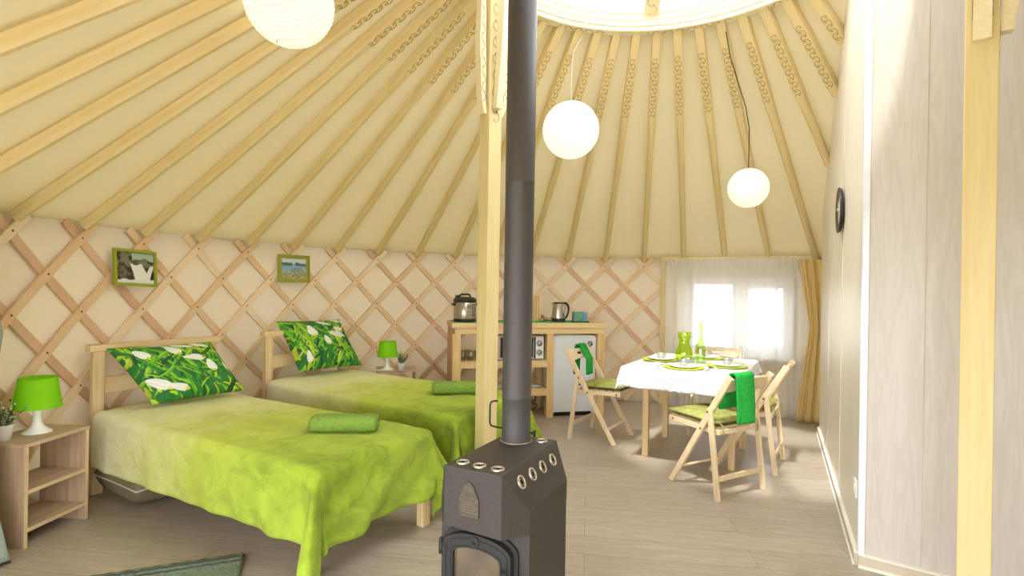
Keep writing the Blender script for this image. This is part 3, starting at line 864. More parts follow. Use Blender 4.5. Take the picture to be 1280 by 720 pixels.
# name plate on the front
g = G()
pl = [(-0.040, 0.0), (0.040, 0.0), (0.040, 0.062), (0.016, 0.112), (0.006, 0.120), (-0.006, 0.120), (-0.016, 0.112), (-0.040, 0.062)]
T = Matrix.Translation(lp(TW * 0.46, -0.003, 0.475)) @ Matrix.Rotation(PI / 2, 4, 'X')
g.prism(pl, -0.003, 0.002, T=T)
plt = g.obj('name_plate', 'plate', st, bevel=0.001); plt['label'] = 'arched engraved metal plate'
g = G()
for x, z in ((-0.035, 0.006), (0.035, 0.006), (0.035, 0.058), (-0.035, 0.058)):
    g.lathe([(0.0035, 0.0), (0.002, 0.003), (0.0001, 0.0035)], n=8, T=T @ Matrix.Translation((x, z, 0.002)))
for i in range(5):
    zz = 0.014 + i * 0.009
    g.box(-0.028, 0.028 - 0.006 * (i % 2), zz, zz + 0.003, 0.002, 0.0026, T=T)
for r in (0.024, 0.017):
    g.tube([T @ Vector((r * math.cos(a), 0.072 + r * 1.3 * math.sin(a), 0.002)) for a in [PI * i / 12 for i in range(13)]], 0.0011, n=5)
g.tube([T @ Vector(p) for p in ((-0.012, 0.074, .002), (0, 0.1, .002), (0.012, 0.074, .002), (0, 0.084, .002), (-0.012, 0.074, .002))], 0.001, n=5)
g.obj('engraving', 'plateline', plt)
# door with arched top
def arch(hw, z0, zs, zt, n=14):
    pts = [(-hw, z0), (hw, z0), (hw, zs)]
    for i in range(1, n):
        a = PI * i / n; pts.append((hw * math.cos(a), zs + (zt - zs) * math.sin(a) ** 0.9))
    return pts + [(-hw, zs)]
TD = Matrix.Translation(lp(TW * 0.5 - 0.012, 0.092, 0)) @ Matrix.Rotation(PI / 2, 4, 'X')
g = G(); g.prism(arch(0.158, 0.085, 0.33, 0.40), 0.0, 0.012, T=TD); fr_ = g.obj('door_surround', 'cast', st, bevel=0.003)
g = G()
outer = arch(0.142, 0.095, 0.325, 0.386, 20); inner = arch(0.098, 0.135, 0.300, 0.335, 20)
n = len(outer)
for z0, z1, mi in ((0.012, 0.040, 0),):
    vs = [TD @ Vector((x, y, z)) for z in (z0, z1) for x, y in outer] + [TD @ Vector((x, y, z)) for z in (z0, z1) for x, y in inner]
    fs = []
    for i in range(n):
        j = (i + 1) % n
        fs += [(i, j, n + j, n + i), (n + i, n + j, 3 * n + j, 3 * n + i), (2 * n + j, 2 * n + i, 3 * n + i, 3 * n + j), (j, i, 2 * n + i, 2 * n + j)]
    g.add(vs, fs)
mid = arch(0.128, 0.108, 0.318, 0.368, 20); g.tube([TD @ Vector((x, y, 0.041)) for x, y in mid + mid[:1]], 0.0035, n=6, cap=False)
mid = arch(0.106, 0.128, 0.303, 0.342, 20); g.tube([TD @ Vector((x, y, 0.041)) for x, y in mid + mid[:1]], 0.003, n=6, cap=False)
door = g.obj('door', 'cast', st, bevel=0.002)
g = G(); g.prism(inner, 0.020, 0.024, T=TD)
gm = mat('sooty_glass', srgb(112, 96, 74), srgb(40, 36, 32), rough=0.15, scale=5, detail=5, coat=0.6); M['soot'] = gm
g.obj('door_glass', 'soot', door)
g = G(); Tm = TD @ Matrix.Translation((-0.004, 0.362, 0.040))
g.lathe([(0.0001, 0.006), (0.010, 0.006), (0.012, 0.004), (0.015, 0.004), (0.018, 0.007), (0.020, 0.005), (0.021, 0.0)], n=28, T=Tm, sx=0.95)
g.tube([Tm @ Vector((0.008 * math.cos(a), 0.008 * math.sin(a), 0.008)) for a in [2 * PI * i / 5 * 2 for i in range(6)]], 0.0012, n=5)
g.obj('medallion', 'cast', door)
for zz in (0.15, 0.31):
    g = G(); g.lathe([(0.009, zz - 0.022 + H0), (0.009, zz + 0.022 + H0)], n=12, c=(TW * .5 - .012 - .150, 0.055, 0), cap0=True, cap1=True)
    g.lathe([(0.005, zz + 0.022 + H0), (0.008, zz + 0.028 + H0), (0.005, zz + 0.036 + H0)], n=10, c=(TW * .5 - .012 - .150, 0.055, 0), cap1=True)
    g.box(TW * .5 - .012 - .158, TW * .5 - .012 - .120, 0.050, 0.062, zz - 0.012 + H0, zz + 0.012 + H0)
    g.box(TW * .5 - .012 - .158, TW * .5 - .012 - .146, 0.050, 0.09, zz - 0.008 + H0, zz + 0.008 + H0)
    g.obj('hinge', 'cast', st)
g = G(); g.tube([TD @ Vector(p) for p in ((0.128, 0.20, 0.038), (0.128, 0.20, 0.07), (0.128, 0.28, 0.075), (0.128, 0.30, 0.06))], 0.007); g.obj('door_handle', 'cast', door)

# flue pipe (a thing of its own)
pp_ = Vector((0.027, 2.293, 0))
pipe = thing('stovepipe', 'tall dark grey stovepipe rising from the wood stove to the roof', 'pipe', (pp_.x, pp_.y, 0.64 + 0.0))
g = G()
g.lathe([(0.0640, 0.004), (0.0640, 0.010), (0.0605, 0.014), (0.0605, 0.178), (0.0625, 0.182), (0.0625, 0.189), (0.0612, 0.193), (0.0612, 1.08), (0.0625, 1.083), (0.0625, 1.088), (0.0618, 1.092), (0.0618, 3.10)], n=48, cap1=True)
g.obj('flue', 'pipegrey', pipe)
g = G(); g.lathe([(0.060, 0.0005), (0.067, 0.001), (0.067, 0.004), (0.060, 0.005)], n=40); c_ = g.obj('collar', 'ringmetal', pipe)
g = G()
hx = -0.058
g.tube([(hx, -0.0, 0.052), (hx - 0.03, -0.004, 0.058), (hx - 0.048, -0.006, 0.064), (hx - 0.053, -0.006, 0.075), (hx - 0.053, -0.006, 0.15), (hx - 0.049, -0.006, 0.163), (hx - 0.038, -0.005, 0.167), (hx - 0.02, -0.004, 0.167)], 0.0038, n=8)
g.obj('damper_handle', 'cast', pipe)
g = G(); g.tube([(0.055, -0.01, 0.036), (0.078, -0.014, 0.036)], 0.006); g.tube([(0.076, -0.014, 0.022), (0.078, -0.014, 0.048)], 0.006)
g.obj('knob', 'cast', pipe)

# hearth board under the stove
g = G(); q = 0.012
g.box(-0.085, 0.85, -0.6, 0.515, 0.0, q, mi=0); g.box(-0.085, 0.85, 0.515, 0.540, 0.0, q + 0.004, mi=1)
hb = g.obj('hearth_board', ['floor', 'skirting'], bevel=0.001)
hb.location = (W0.x, W0.y, 0.0); hb.rotation_euler = (0, 0, stv_rz)
tag(hb, 'thin floor board under the stove with a cream edge strip', 'hearth board')

# ------------------------------------------------------------------ beds
def drape(x0, x1, y0, y1, ztop, o_x0, o_x1, o_y0, o_y1, rb=0.045, nx=110, ny=90, fold=0.020, flare=0.10, puff=0.0, seed=0, cfold=0.055, zmin=0.02, wr=0.006, nfold=19, foldgrow=False, pn=2.0):
    g = G()
    def f(u, v):
        a = x0 - o_x0 + (x1 - x0 + o_x0 + o_x1) * u; b = y0 - o_y0 + (y1 - y0 + o_y0 + o_y1) * v
        ex = a - x1 if a > x1 else (a - x0 if a < x0 else 0.0)
        ey = b - y1 if b > y1 else (b - y0 if b < y0 else 0.0)
        e = (abs(ex) ** pn + abs(ey) ** pn) ** (1 / pn) if (ex and ey) else abs(ex) + abs(ey)
        cx = min(max(a, x0), x1); cy = min(max(b, y0), y1)
        if e == 0:
            dx = min(a - x0 if o_x0 else 9, x1 - a, b - y0, y1 - b)
            z = ztop + puff * min(1, dx / 0.25) ** 0.5
            z += wr * nz3(a * 5, b * 5, seed) + wr * 0.8 * nz3(a * 13, b * 9, seed + 5) - (0.5 * wr)
            return (a, b, z)
        hh_ = math.hypot(ex, ey); nx_, ny_ = ex / hh_, ey / hh_
        q = rb * PI / 2
        if e < q:
            ang_ = e / rb; off = rb * math.sin(ang_) - 0.0; z = ztop - rb * (1 - math.cos(ang_)); dr = 0
        else:
            dr = e - q; off = rb + flare * dr; z = ztop - rb - dr * 0.99
        cr = 2 * min(abs(nx_), abs(ny_)) if (ex and ey) else 0.0
        th = math.atan2(ny_, nx_)
        s = a * nfold + b * nfold * 0.9
        k = min(1, dr / 0.30)
        side = min(1, max(0.12, (a - 0.9) / 1.0)) if (ex == 0 and foldgrow) else 1.0
        off += fold * side * (1.9 if (ex and not ey) else 1.0) * k * (math.sin(s + seed) + 0.5 * math.sin(2.3 * s + 1 + seed)) * (1 - 0.6 * cr)
        off += cfold * k * cr * (math.sin(th * 6.0 + 0.6) * 0.9 + 0.9)
        off += 0.012 * k * nz3(a * 7, b * 7, seed + 2)
        z = max(z, zmin)
        z += wr * (1 - k) * nz3(a * 5, b * 5, seed)
        return (cx + nx_ * off, cy + ny_ * off, z)
    g.grid(f, nx, ny)
    return g

def cushion(c00, c10, c11, c01, thick, nx=28, ny=28, bow=0.06, pw=0.55):
    """pillow from four corners; returns G with both faces"""
    c = [Vector(p) for p in (c00, c10, c11, c01)]
    nr = (c[1] - c[0]).cross(c[3] - c[0]).normalized()
    g = G()
    def base(u, v):
        # edges pulled in between corners
        uu = u + bow * (0.5 - u) * 2 * (4 * v * (1 - v)) * 0.5
        vv = v + bow * (0.5 - v) * 2 * (4 * u * (1 - u)) * 0.5
        return (c[0] * (1 - uu) + c[1] * uu) * (1 - vv) + (c[3] * (1 - uu) + c[2] * uu) * vv
    for s in (1, -1):
        def f(u, v, s=s):
            a = max(0.0, 1 - abs(2 * u - 1) ** 2.6); b = max(0.0, 1 - abs(2 * v - 1) ** 2.6)
            t = thick / 2 * (a * b) ** pw
            t += 0.25 * thick * (a * b) * nz3(u * 4 + s, v * 4, thick * 9) * 0.5
            return base(u, v) + nr * (t * s)
        g.grid(f, nx, ny, flip=(s < 0))
    return g, nr

def bake_print(o, nx, ny, sides, painter):
    me = o.data
    ca = me.color_attributes.new('print', 'FLOAT_COLOR', 'POINT')
    arr = np.ones((len(me.vertices), 4), dtype=np.float32)
    img = painter(nx + 1, ny + 1)
    for s in range(sides):
        arr[s * (nx + 1) * (ny + 1):(s + 1) * (nx + 1) * (ny + 1), :3] = img.reshape(-1, 3)
    ca.data.foreach_set('color', arr.ravel())

def lin(*c): return np.array([srgb(*c)[i] for i in range(3)])
def leaves_painter(seed, flowers):
    def f(nu, nv):
        r = random.Random(seed)
        U, V = np.meshgrid(np.linspace(0, 1, nu), np.linspace(0, 1, nv), indexing='ij')
        img = np.zeros((nu, nv, 3)) + lin(40, 116, 48)
        greens = [lin(22, 90, 48), lin(36, 118, 46), lin(52, 142, 34), lin(104, 186, 30), lin(150, 210, 40), lin(176, 216, 50), lin(200, 222, 60), lin(130, 200, 40), lin(64, 160, 50), lin(40, 120, 50)]
        for _ in range(230):
            x, y = r.random() * 1.1 - .05, r.random() * 1.1 - .05; a = PI / 2 + r.gauss(0, 0.55); L = r.uniform(.15, .45); w = r.uniform(.008, .026)
            cu = r.gauss(0, .9); c = r.choice(greens)
            dx, dy = math.cos(a), math.sin(a)
            s = (U - x) * dx + (V - y) * dy; t = -(U - x) * dy + (V - y) * dx - cu * s * s
            q = np.clip(1 - (2 * s / L) ** 2, 0, 1)
            m = np.abs(t) < w * np.sqrt(q)
            sh = 0.8 + 0.3 * (t / w)
            img[m] = (c * np.clip(sh, .55, 1.2)[..., None])[m]
        for (x, y, a, L, w) in flowers:
            dx, dy = math.cos(a), math.sin(a)
            s = (U - x) * dx + (V - y) * dy; t = -(U - x) * dy + (V - y) * dx
            m = (2 * s / L) ** 2 + (2 * t / w) ** 2 * np.clip(1 + 0.6 * 2 * s / L, 0.3, 2) < 1
            col = lin(236, 240, 232)
            sh = 0.93 + 0.07 * np.cos(t / w * 14)
            img[m] = (col * sh[..., None])[m]
            # green-yellow cap at the petal root
            m2 = (U - x + dx * L * .5) ** 2 + (V - y + dy * L * .5) ** 2 < (w * .22) ** 2
            img[m2] = lin(206, 210, 40)
        return img
    return f

def bed(name, x, y, a, w, l, label, seed, ov):
    t = thing(name, label, 'bed', (x, y, 0), a, 'pine single beds')
    pt = 0.045; pw = 0.062; H = 0.900
    for yy in (0.0, w - pw):
        g = G(); g.box(0, pt, yy, yy + pw, 0, H - 0.04); g.obj('headboard_post', 'pine', t, bevel=0.003)
    g = G(); g.box(-0.012, pt + 0.012, -0.02, w + 0.02, H - 0.04, H); g.obj('top_rail', 'pineX', t, bevel=0.003)
    g = G(); g.box(0.010, 0.034, pw, w - pw, 0.60, 0.70); g.obj('headboard_rail', 'pineX', t, bevel=0.002)
    g = G(); g.box(0.010, 0.034, pw, w - pw, 0.22, 0.36); g.obj('headboard_rail', 'pineX', t, bevel=0.002)
    for yy in (0.0, w - 0.03):
        g = G(); g.box(pt, l - 0.05, yy, yy + 0.03, 0.22, 0.33); g.obj('side_rail', 'pine', t, bevel=0.002)
    g = G(); g.box(l - 0.05, l - 0.02, 0.0, w, 0.22, 0.33); g.obj('foot_rail', 'pineX', t, bevel=0.002)
    for yy in (0.0, w - 0.06):
        xo_ = -0.075 if yy == 0 else 0.0; y2 = 0.025 if yy == 0 else yy
        g = G(); g.box(l - 0.02 + xo_, l + 0.025 + xo_, y2 + (.03 if yy == 0 else 0), y2 + 0.06, 0, 0.33 if yy else 0.30); g.obj('foot_leg', 'pine', t, bevel=0.003)
    g = G()
    for i in range(11):
        x0 = 0.10 + i * (l - 0.25) / 10; g.box(x0, x0 + 0.07, 0.03, w - 0.03, 0.300, 0.318)
    g.obj('slat_base', 'pineX', t)
    g = G(); g.box(pt + 0.01, l - 0.005, 0.02, w - 0.02, 0.32, 0.485)
    mt_ = g.obj('mattress', 'white', t, bevel=0.03, seg=4)
    bl = drape(pt + 0.055, l - 0.005, 0.025, w - 0.025, 0.513, 0.0, ov[0], ov[1], ov[2], seed=seed, puff=0.008, flare=0.03, fold=0.016, nfold=13, cfold=0.10, foldgrow=True, pn=1.6, zmin=0.014)
    # head end: tuck the cloth down behind the mattress by a short fall
    b = bl.obj('blanket', 'blanket', solid=0.006)
    b.location = (x, y, 0); b.rotation_euler = (0, 0, a)
    return t, b
def inbed(x, y, a, p):  # world -> nothing, local -> world
    q = rotz(a) @ Vector(p); return Vector((q.x + x, q.y + y, q.z))

B1 = (-2.530, 3.268, math.radians(-29.8)); B2 = (-1.99, 4.36, math.radians(-33))
t1, bl1 = bed('single_bed', *B1, 0.765, 1.965, 'pine bed nearest the camera, beside the oak nightstand at left', 1.0, (0.37, 0.35, 0.30))
tag(bl1, 'lime green plush blanket on the nearer bed, hanging to a point by the stove', 'blanket', 'lime plush bed blankets')
t2, bl2 = bed('single_bed', *B2, 0.80, 1.965, 'pine bed farther back, running behind the square post', 4.0, (0.34, 0.40, 0.32))
tag(bl2, 'lime green plush blanket on the farther bed behind the square post', 'blanket', 'lime plush bed blankets')

# printed pillows
NP = 150
fl1 = [(.16, .78, 1.9, .18, .10), (.12, .26, 2.2, .26, .13), (.26, .16, 2.6, .22, .10), (.46, .82, 2.0, .20, .11), (.60, .90, -.4, .22, .10), (.60, .62, 3.0, .22, .11), (.74, .47, 1.6, .20, .10), (.40, .96, .1, .2, .06), (.80, .9, -.5, .2, .08), (.93, .46, 1.7, .14, .06)]
fl2 = [(.35, .72, 1.7, .22, .13), (.62, .88, -.5, .22, .09), (.88, .95, -.3, .2, .09), (.70, .60, -.5, .22, .09), (.52, .50, 1.8, .18, .09), (.82, .74, .1, .18, .10), (.8, .62, -.6, .2, .08), (.16, .22, 1.5, .22, .08)]
def pillow(c, thick, seed, fl, label):
    g, nr = cushion(*c, thick, NP, NP)
    o = g.obj('pillow', 'print')
    bake_print(o, NP, NP, 2, leaves_painter(seed, fl))
    return tag(o, label, 'pillow', 'snowdrop print pillows')
pillow([(-2.13, 3.24, 0.55), (-1.81, 3.72, 0.55), (-2.08, 3.76, 0.875), (-2.395, 3.215, 0.885)], 0.21, 11, fl1, 'green snowdrop-print pillow leaning on the headboard of the nearer bed')
pillow([(-1.70, 4.38, 0.57), (-1.33, 4.86, 0.565), (-1.58, 4.98, 0.965), (-1.93, 4.46, 0.975)], 0.20, 23, fl2, 'green snowdrop-print pillow standing upright on the farther bed')

# rolled towels on the beds
def roll_towel(x, y, z, rz, L, label):
    g = G(); hw, hh = 0.078, 0.042
    pts = []
    n = 28
    def sec(s, inset):
        out = []
        for i in range(n):
            a = 2 * PI * i / n
            cx_ = math.copysign(abs(math.cos(a)) ** 0.75, math.cos(a)) * (hw - inset); cz_ = math.copysign(abs(math.sin(a)) ** 0.8, math.sin(a)) * (hh - inset)
            out.append((s, cx_, cz_ + hh))
        return out
    rows = [sec(-L / 2 + .0, .012), sec(-L / 2 + .004, .003)] + [sec(-L / 2 + 0.02 + (L - 0.04) * k / 10, 0.0015 * math.sin(k * 2.0)) for k in range(11)] + [sec(L / 2 - .004, .003), sec(L / 2, .012)]
    vs = [p for r_ in rows for p in r_]; fs = []
    for i in range(len(rows) - 1):
        for k in range(n): k2 = (k + 1) % n; fs.append((i * n + k, i * n + n + k, i * n + n + k2, i * n + k2))
    fs.append(tuple(range(n))); fs.append(tuple((len(rows) - 1) * n + k for k in range(n))[::-1])
    g.add(vs, fs, 0, True)
    for e in (-1, 1):   # folded layers showing at the ends
        for s in (0.8, 0.55, 0.3):
            g.tube([(e * (L / 2 + 0.001), math.cos(a) * hw * s * .95, hh + math.sin(a) * hh * s * .9) for a in [2 * PI * i / 20 for i in range(21)]], 0.0045, n=6, cap=False)
    g.tube([(-L / 2 + .01 + (L - .02) * i / 10, -hw * 0.55, hh + hh * 0.86) for i in range(11)], 0.004, n=6)
    o = g.obj('rolled_towel', 'olivetowel'); o.location = (x, y, z); o.rotation_euler = (0, 0, rz)
    return tag(o, label, 'towel', 'rolled olive green bath towels')
roll_towel(-0.865, 2.855, 0.520, math.radians(5), 0.335, 'olive green rolled towel lying on the nearer bed')
roll_towel(-0.385, 3.885, 0.522, math.radians(8), 0.34, 'olive green rolled towel on the farther bed, partly behind the post')

# olive cushion under the near bed
g, _ = cushion((-2.44, 3.19, 0.15), (-2.02, 2.95, 0.14), (-1.80, 3.46, 0.14), (-2.22, 3.65, 0.14), 0.26, 24, 24, bow=0.05, pw=0.32)
o = tag(g.obj('olive_cushion', 'bag'), 'olive brown cushion with white piping stowed under the nearer bed', 'cushion')
g = G()
pts = []
cc = [Vector(p) for p in ((-2.44, 3.19, 0.15), (-2.02, 2.95, 0.14), (-1.80, 3.46, 0.14), (-2.22, 3.65, 0.14), (-2.44, 3.20, 0.13))]
for i in range(4):
    for k in range(12):
        q = k / 12; p = cc[i].lerp(cc[i + 1], q)
        inn = (cc[(i + 2) % 4 if i < 3 else 1] + cc[(i + 3) % 4]) / 2
        p = p + (Vector((-2.15, 3.34, .09)) - p) * 0.05 * 4 * q * (1 - q) * 0.5
        pts.append(p)
pts.append(pts[0]); g.tube(pts, 0.004, n=6, cap=False); g.obj('piping', 'piping', o)

# ------------------------------------------------------------------ nightstands
def nightstand():
    t = thing('nightstand', '', 'nightstand')
    W, D, H, th = 0.360, 0.262, 0.500, 0.018
    for y0 in (0, W - th):
        g = G(); g.box(-D, 0, y0, y0 + th, 0, H - th, mi=0); g.box(-0.002, 0.0012, y0, y0 + th, 0, H - th, mi=1); g.obj('side_panel', ['oak', 'oakedge'], t)
    g = G(); g.box(-D, 0.004, -0.002, W + 0.002, H - th, H); g.obj('top', 'oakX', t, bevel=0.001)
    for z in (0.275, 0.092):
        g = G(); g.box(-D + 0.01, -0.001, th, W - th, z - th, z); g.box(-0.002, 0.0005, th, W - th, z - th, z, mi=1); g.obj('shelf', ['oakX', 'oakedge'], t)
    g = G(); g.box(-D, -D + 0.012, th, W - th, 0.0, 0.07); g.obj('back_rail', 'oak', t)
    return t
ns = nightstand(); ns.location = (-2.306, 2.590, 0); ns.rotation_euler = (0, 0, math.radians(-4))
ns['label'] = 'open oak nightstand beside the nearer bed at the left edge'; ns['group'] = 'open oak nightstands'
ns2 = dup(ns, (-1.22, 4.985, 0), math.radians(-74), 'small oak nightstand between the farther bed and the kitchen counter')

# table lamps
def table_lamp():
    t = thing('table_lamp', '', 'lamp')
    g = G(); g.lathe([(0.001, 0.0), (0.063, 0.0), (0.062, 0.006), (0.045, 0.018), (0.028, 0.035), (0.019, 0.06), (0.017, 0.09), (0.022, 0.115), (0.026, 0.135), (0.018, 0.140), (0.001, 0.140)], n=36); g.obj('base', 'ceramic', t)
    g = G(); g.lathe([(0.012, 0.140), (0.012, 0.185), (0.001, 0.187)], n=16); g.obj('bulb_holder', 'mesh_grey', t)
    g = G(); g.lathe([(0.101, 0.130), (0.080, 0.282)], n=48); 
    g.lathe([(0.101, 0.130), (0.1025, 0.130), (0.1025, 0.134), (0.101, 0.134)], n=48); g.lathe([(0.080, 0.278), (0.0815, 0.278), (0.0815, 0.283), (0.080, 0.283)], n=48)
    for k in range(3):
        a = 2 * PI * k / 3; g.tube([(0.012 * math.cos(a), 0.012 * math.sin(a), 0.182), (0.0855 * math.cos(a), 0.0855 * math.sin(a), 0.24)], 0.0015, n=5)
    g.obj('lamp_shade', 'limeshade', t)
    return t
tl = table_lamp(); tl.location = (-2.432, 2.800, 0.5005); tl['label'] = 'white table lamp with lime green shade on the left nightstand'; tl['group'] = 'lime shaded table lamps'
dup(tl, (-1.145, 5.055, 0.5005), 0, 'white table lamp with lime green shade on the far nightstand', scale=(0.93, 0.93, 0.93))

# potted plants
def plant(name, x, y, z, s, seed, label, flowers):
    t = thing(name, label, 'plant', (x, y, z), 0)
    g = G(); g.lathe([(0.001, 0.0), (0.030 * s, 0.0), (0.040 * s, 0.065 * s), (0.042 * s, 0.070 * s), (0.037 * s, 0.070 * s), (0.034 * s, 0.058 * s), (0.001, 0.058 * s)], n=28); g.obj('pot', 'ceramic', t)
    r = random.Random(seed); g = G(); gb = G()
    for i in range(34):
        a = r.uniform(0, 2 * PI); b = r.uniform(0.15, 0.9); L = r.uniform(0.05, 0.115) * s
        p0 = Vector((0.012 * s * math.cos(a), 0.012 * s * math.sin(a), 0.058 * s)); d = Vector((math.cos(a) * math.sin(b), math.sin(a) * math.sin(b), math.cos(b)))
        p1 = p0 + d * L
        g.tube([p0, (p0 + p1) / 2 + Vector((0, 0, .004)), p1], 0.0009 * s, n=4)
        for k in range(5):
            q = p0 + d * L * (0.4 + 0.15 * k); aa = r.uniform(0, 2 * PI)
            e = Vector((math.cos(aa), math.sin(aa), r.uniform(0, .8))).normalized(); sd = e.cross(Vector((0, 0, 1))).normalized() * 0.0055 * s
            tip = q + e * 0.018 * s
            g.add([q, q + e * 0.008 * s + sd, tip, q + e * 0.008 * s - sd], [(0, 1, 2), (0, 2, 3)])
        if flowers:
            gb.lathe([(0.0001, -0.005), (0.005, -0.002), (0.006, 0.001), (0.003, 0.005), (0.0001, 0.006)], n=7, c=tuple(p1 + d * 0.004))
    g.obj('foliage', 'leaf', t)
    if flowers: gb.obj('flowers', 'bud', t)
    return t
plant('potted_plant', -2.470, 2.650, 0.5005, 1.1, 5, 'white-budded green plant in a white pot at the left photo edge', True)
plant('potted_plant', -1.015, 5.035, 0.5005, 1.0, 8, 'small dark green plant in a white pot beside the far lamp', False)
g = G(); g.tube([(-1.245 + 0.045 * math.cos(a * 1.7) + 0.004 * a, 4.985 + 0.018 * math.sin(a * 2.3), 0.506) for a in [i * 0.35 for i in range(22)]], 0.0035, n=6)
tag(g.obj('lamp_cable', 'whitecord'), 'white coiled lamp cable lying left of the far lamp', 'cable')

# ------------------------------------------------------------------ kitchen counter unit
KO = Vector((-0.555, 5.165, 0)); krz = math.radians(12.6); KW, KD, KH = 1.545, 0.48, 0.935
ku = thing('kitchen_unit', 'pine kitchen counter with open shelves and a bay for the small fridge', 'kitchen unit', KO, krz)
def kl(x, y, z): 
    q = rotz(krz) @ Vector((x, y, z)); return Vector((q.x + KO.x, q.y + KO.y, q.z))
g = G(); g.box(-0.01, KW + 0.01, -0.01, KD, KH - 0.05, KH); g.obj('worktop', 'unitX', ku, bevel=0.004)
g = G(); g.box(0.02, KW - 0.02, 0.0, 0.03, KH - 0.105, KH - 0.05); g.obj('front_rail', 'unitX', ku, bevel=0.002)
g = G(); g.box(0.0, 0.026, 0.09, KD - 0.01, 0.02, KH - 0.05); g.obj('side_panel', 'unitside', ku, bevel=0.002)
for x in (0.0, 0.0):
    pass
PX = [0.0, 0.935, KW - 0.085]
for x in PX:
    g = G(); g.box(x, x + 0.082 if x != 0.935 else x + 0.07, 0.0, 0.085, 0, KH - 0.105); g.obj('leg', 'unit', ku, bevel=0.003)
for x in (0.03, 0.935, KW - 0.075):
    g = G(); g.box(x, x + 0.06, KD - 0.08, KD - 0.01, 0, KH - 0.05); g.obj('leg', 'unit', ku, bevel=0.003)
g = G(); g.box(KW - 0.028, KW - 0.002, 0.09, KD - 0.085, 0.05, KH - 0.05); g.obj('side_panel', 'unitside', ku, bevel=0.002)
SH1, SH2 = 0.565, 0.285
for z in (SH1, SH2):
    g = G(); g.box(0.082, 0.935, 0.012, KD - 0.08, z - 0.022, z); g.box(0.082, 0.935, 0.0, 0.012, z - 0.065, z); g.obj('shelf', 'unitX', ku, bevel=0.002)
g = G(); g.box(0.30, 1.42, 0.04, KD - 0.05, 0, 0.004)
mt_ = g.obj('green_runner', 'greenmat'); mt_.location = kl(0, 0, KH); mt_.rotation_euler = (0, 0, krz)
tag(mt_, 'thin green runner laid along the kitchen worktop', 'mat')
g = G(); g.box(0.0, 0.27, 0.04, KD - 0.05, 0, 0.003)
mt_ = g.obj('green_placemat', 'greenmat'); mt_.location = kl(0.015, 0, KH); mt_.rotation_euler = (0, 0, krz)
tag(mt_, 'green mat under the multicooker on the worktop', 'mat')

# fridge
FW, FD, FH = 0.445, 0.42, 0.812
fo = kl(1.010, 0.035, 0)
fr_ = thing('mini_fridge', 'small white fridge under the right end of the kitchen counter', 'fridge', fo, krz)
g = G(); g.box(0, FW, 0.045, FD, 0.02, FH - 0.005); g.obj('cabinet', 'fridge', fr_, bevel=0.012, seg=3)
def rrect(w, h, r, x0=0, y0=0, n=6):
    pts = []
    for cx, cy, a0 in ((w - r, h - r, 0), (r, h - r, 90), (r, r, 180), (w - r, r, 270)):
        for i in range(n + 1):
            a = math.radians(a0 + 90 * i / n); pts.append((x0 + cx + r * math.cos(a), y0 + cy + r * math.sin(a)))
    return pts
g = G(); g.prism(rrect(FW, FH - 0.045, 0.035, 0, 0.045), 0, 0.042, T=Matrix.Translation((0, 0.042, 0)) @ Matrix.Rotation(PI / 2, 4, 'X'))
dr_ = g.obj('door', 'fridge', fr_, bevel=0.006, seg=3)
TF = Matrix.Rotation(PI / 2, 4, 'X')
g = G(); g.lathe([(0.0001, 0.003), (0.026, 0.003), (0.028, 0.0)], n=28, T=Matrix.Translation((0.385, 0.0, 0.725)) @ TF)
bd = g.obj('badge', 'navy', dr_); bd['label'] = 'round navy emblem on the fridge door'
g = G()
g.tube([Matrix.Translation((0.385, -0.004, 0.725)) @ TF @ Vector((0.016 * math.cos(a), 0.016 * math.sin(a), 0)) for a in [0.4 + 5 * i / 14 for i in range(15)]], 0.003, n=5)
g.tube([(0.375, -0.004, 0.712), (0.385, -0.004, 0.728), (0.394, -0.004, 0.738)], 0.003, n=5)
g.obj('badge_mark', 'white', bd)
g = G()   # grey script signature
sc = []
for i in range(40):
    t = i / 39; sc.append((0.215 + 0.075 * t + 0.010 * math.sin(t * 20), -0.0012, 0.690 + 0.012 * math.cos(t * 20) * (1 - 0.5 * t)))
g.tube(sc, 0.0013, n=5); g.obj('script_mark', 'steel', dr_)
g = G(); g.box(0.03, FW - 0.03, 0.03, FD - 0.03, 0.0, 0.045); g.obj('plinth', 'black', fr_)

# multicooker
mc = thing('multicooker', 'steel and black multicooker at the left end of the worktop', 'multicooker', kl(0.135, 0.175, KH + 0.003), krz + math.radians(10))
r_ = 0.112
g = G(); g.lathe([(0.001, 0.0), (r_ - 0.01, 0.0), (r_, 0.008), (r_, 0.03), (r_ - 0.004, 0.032)], n=40); g.obj('base', 'black', mc)
g = G(); g.lathe([(r_ - 0.004, 0.030), (r_ - 0.002, 0.035), (r_ - 0.002, 0.188), (r_ - 0.006, 0.192)], n=48); g.obj('body', 'steel', mc)
g = G(); g.lathe([(r_ - 0.002, 0.190), (r_ + 0.004, 0.196), (r_ + 0.004, 0.214), (r_ - 0.006, 0.232), (r_ - 0.04, 0.243), (0.001, 0.246)], n=40); g.obj('lid', 'black', mc)
g = G(); g.tube([(-0.055, 0, 0.238), (-0.05, 0, 0.262), (-0.035, 0, 0.270), (0.035, 0, 0.270), (0.05, 0, 0.262), (0.055, 0, 0.238)], 0.009, n=8); g.box(-0.095, -0.055, -0.02, 0.02, 0.235, 0.262); g.obj('handle', 'black', mc, bevel=0.002)
for s in (-1, 1):
    g = G(); g.box(s * r_ - 0.018, s * r_ + 0.018, -0.03, 0.03, 0.160, 0.185); g.obj('side_grip', 'black', mc, bevel=0.005)
g = G()
g.grid(lambda u, v: (math.sin(-0.15 + u * 1.2) * (r_ + 0.0005), -math.cos(-0.15 + u * 1.2) * (r_ + 0.0005), 0.045 + v * 0.135), 16, 2)
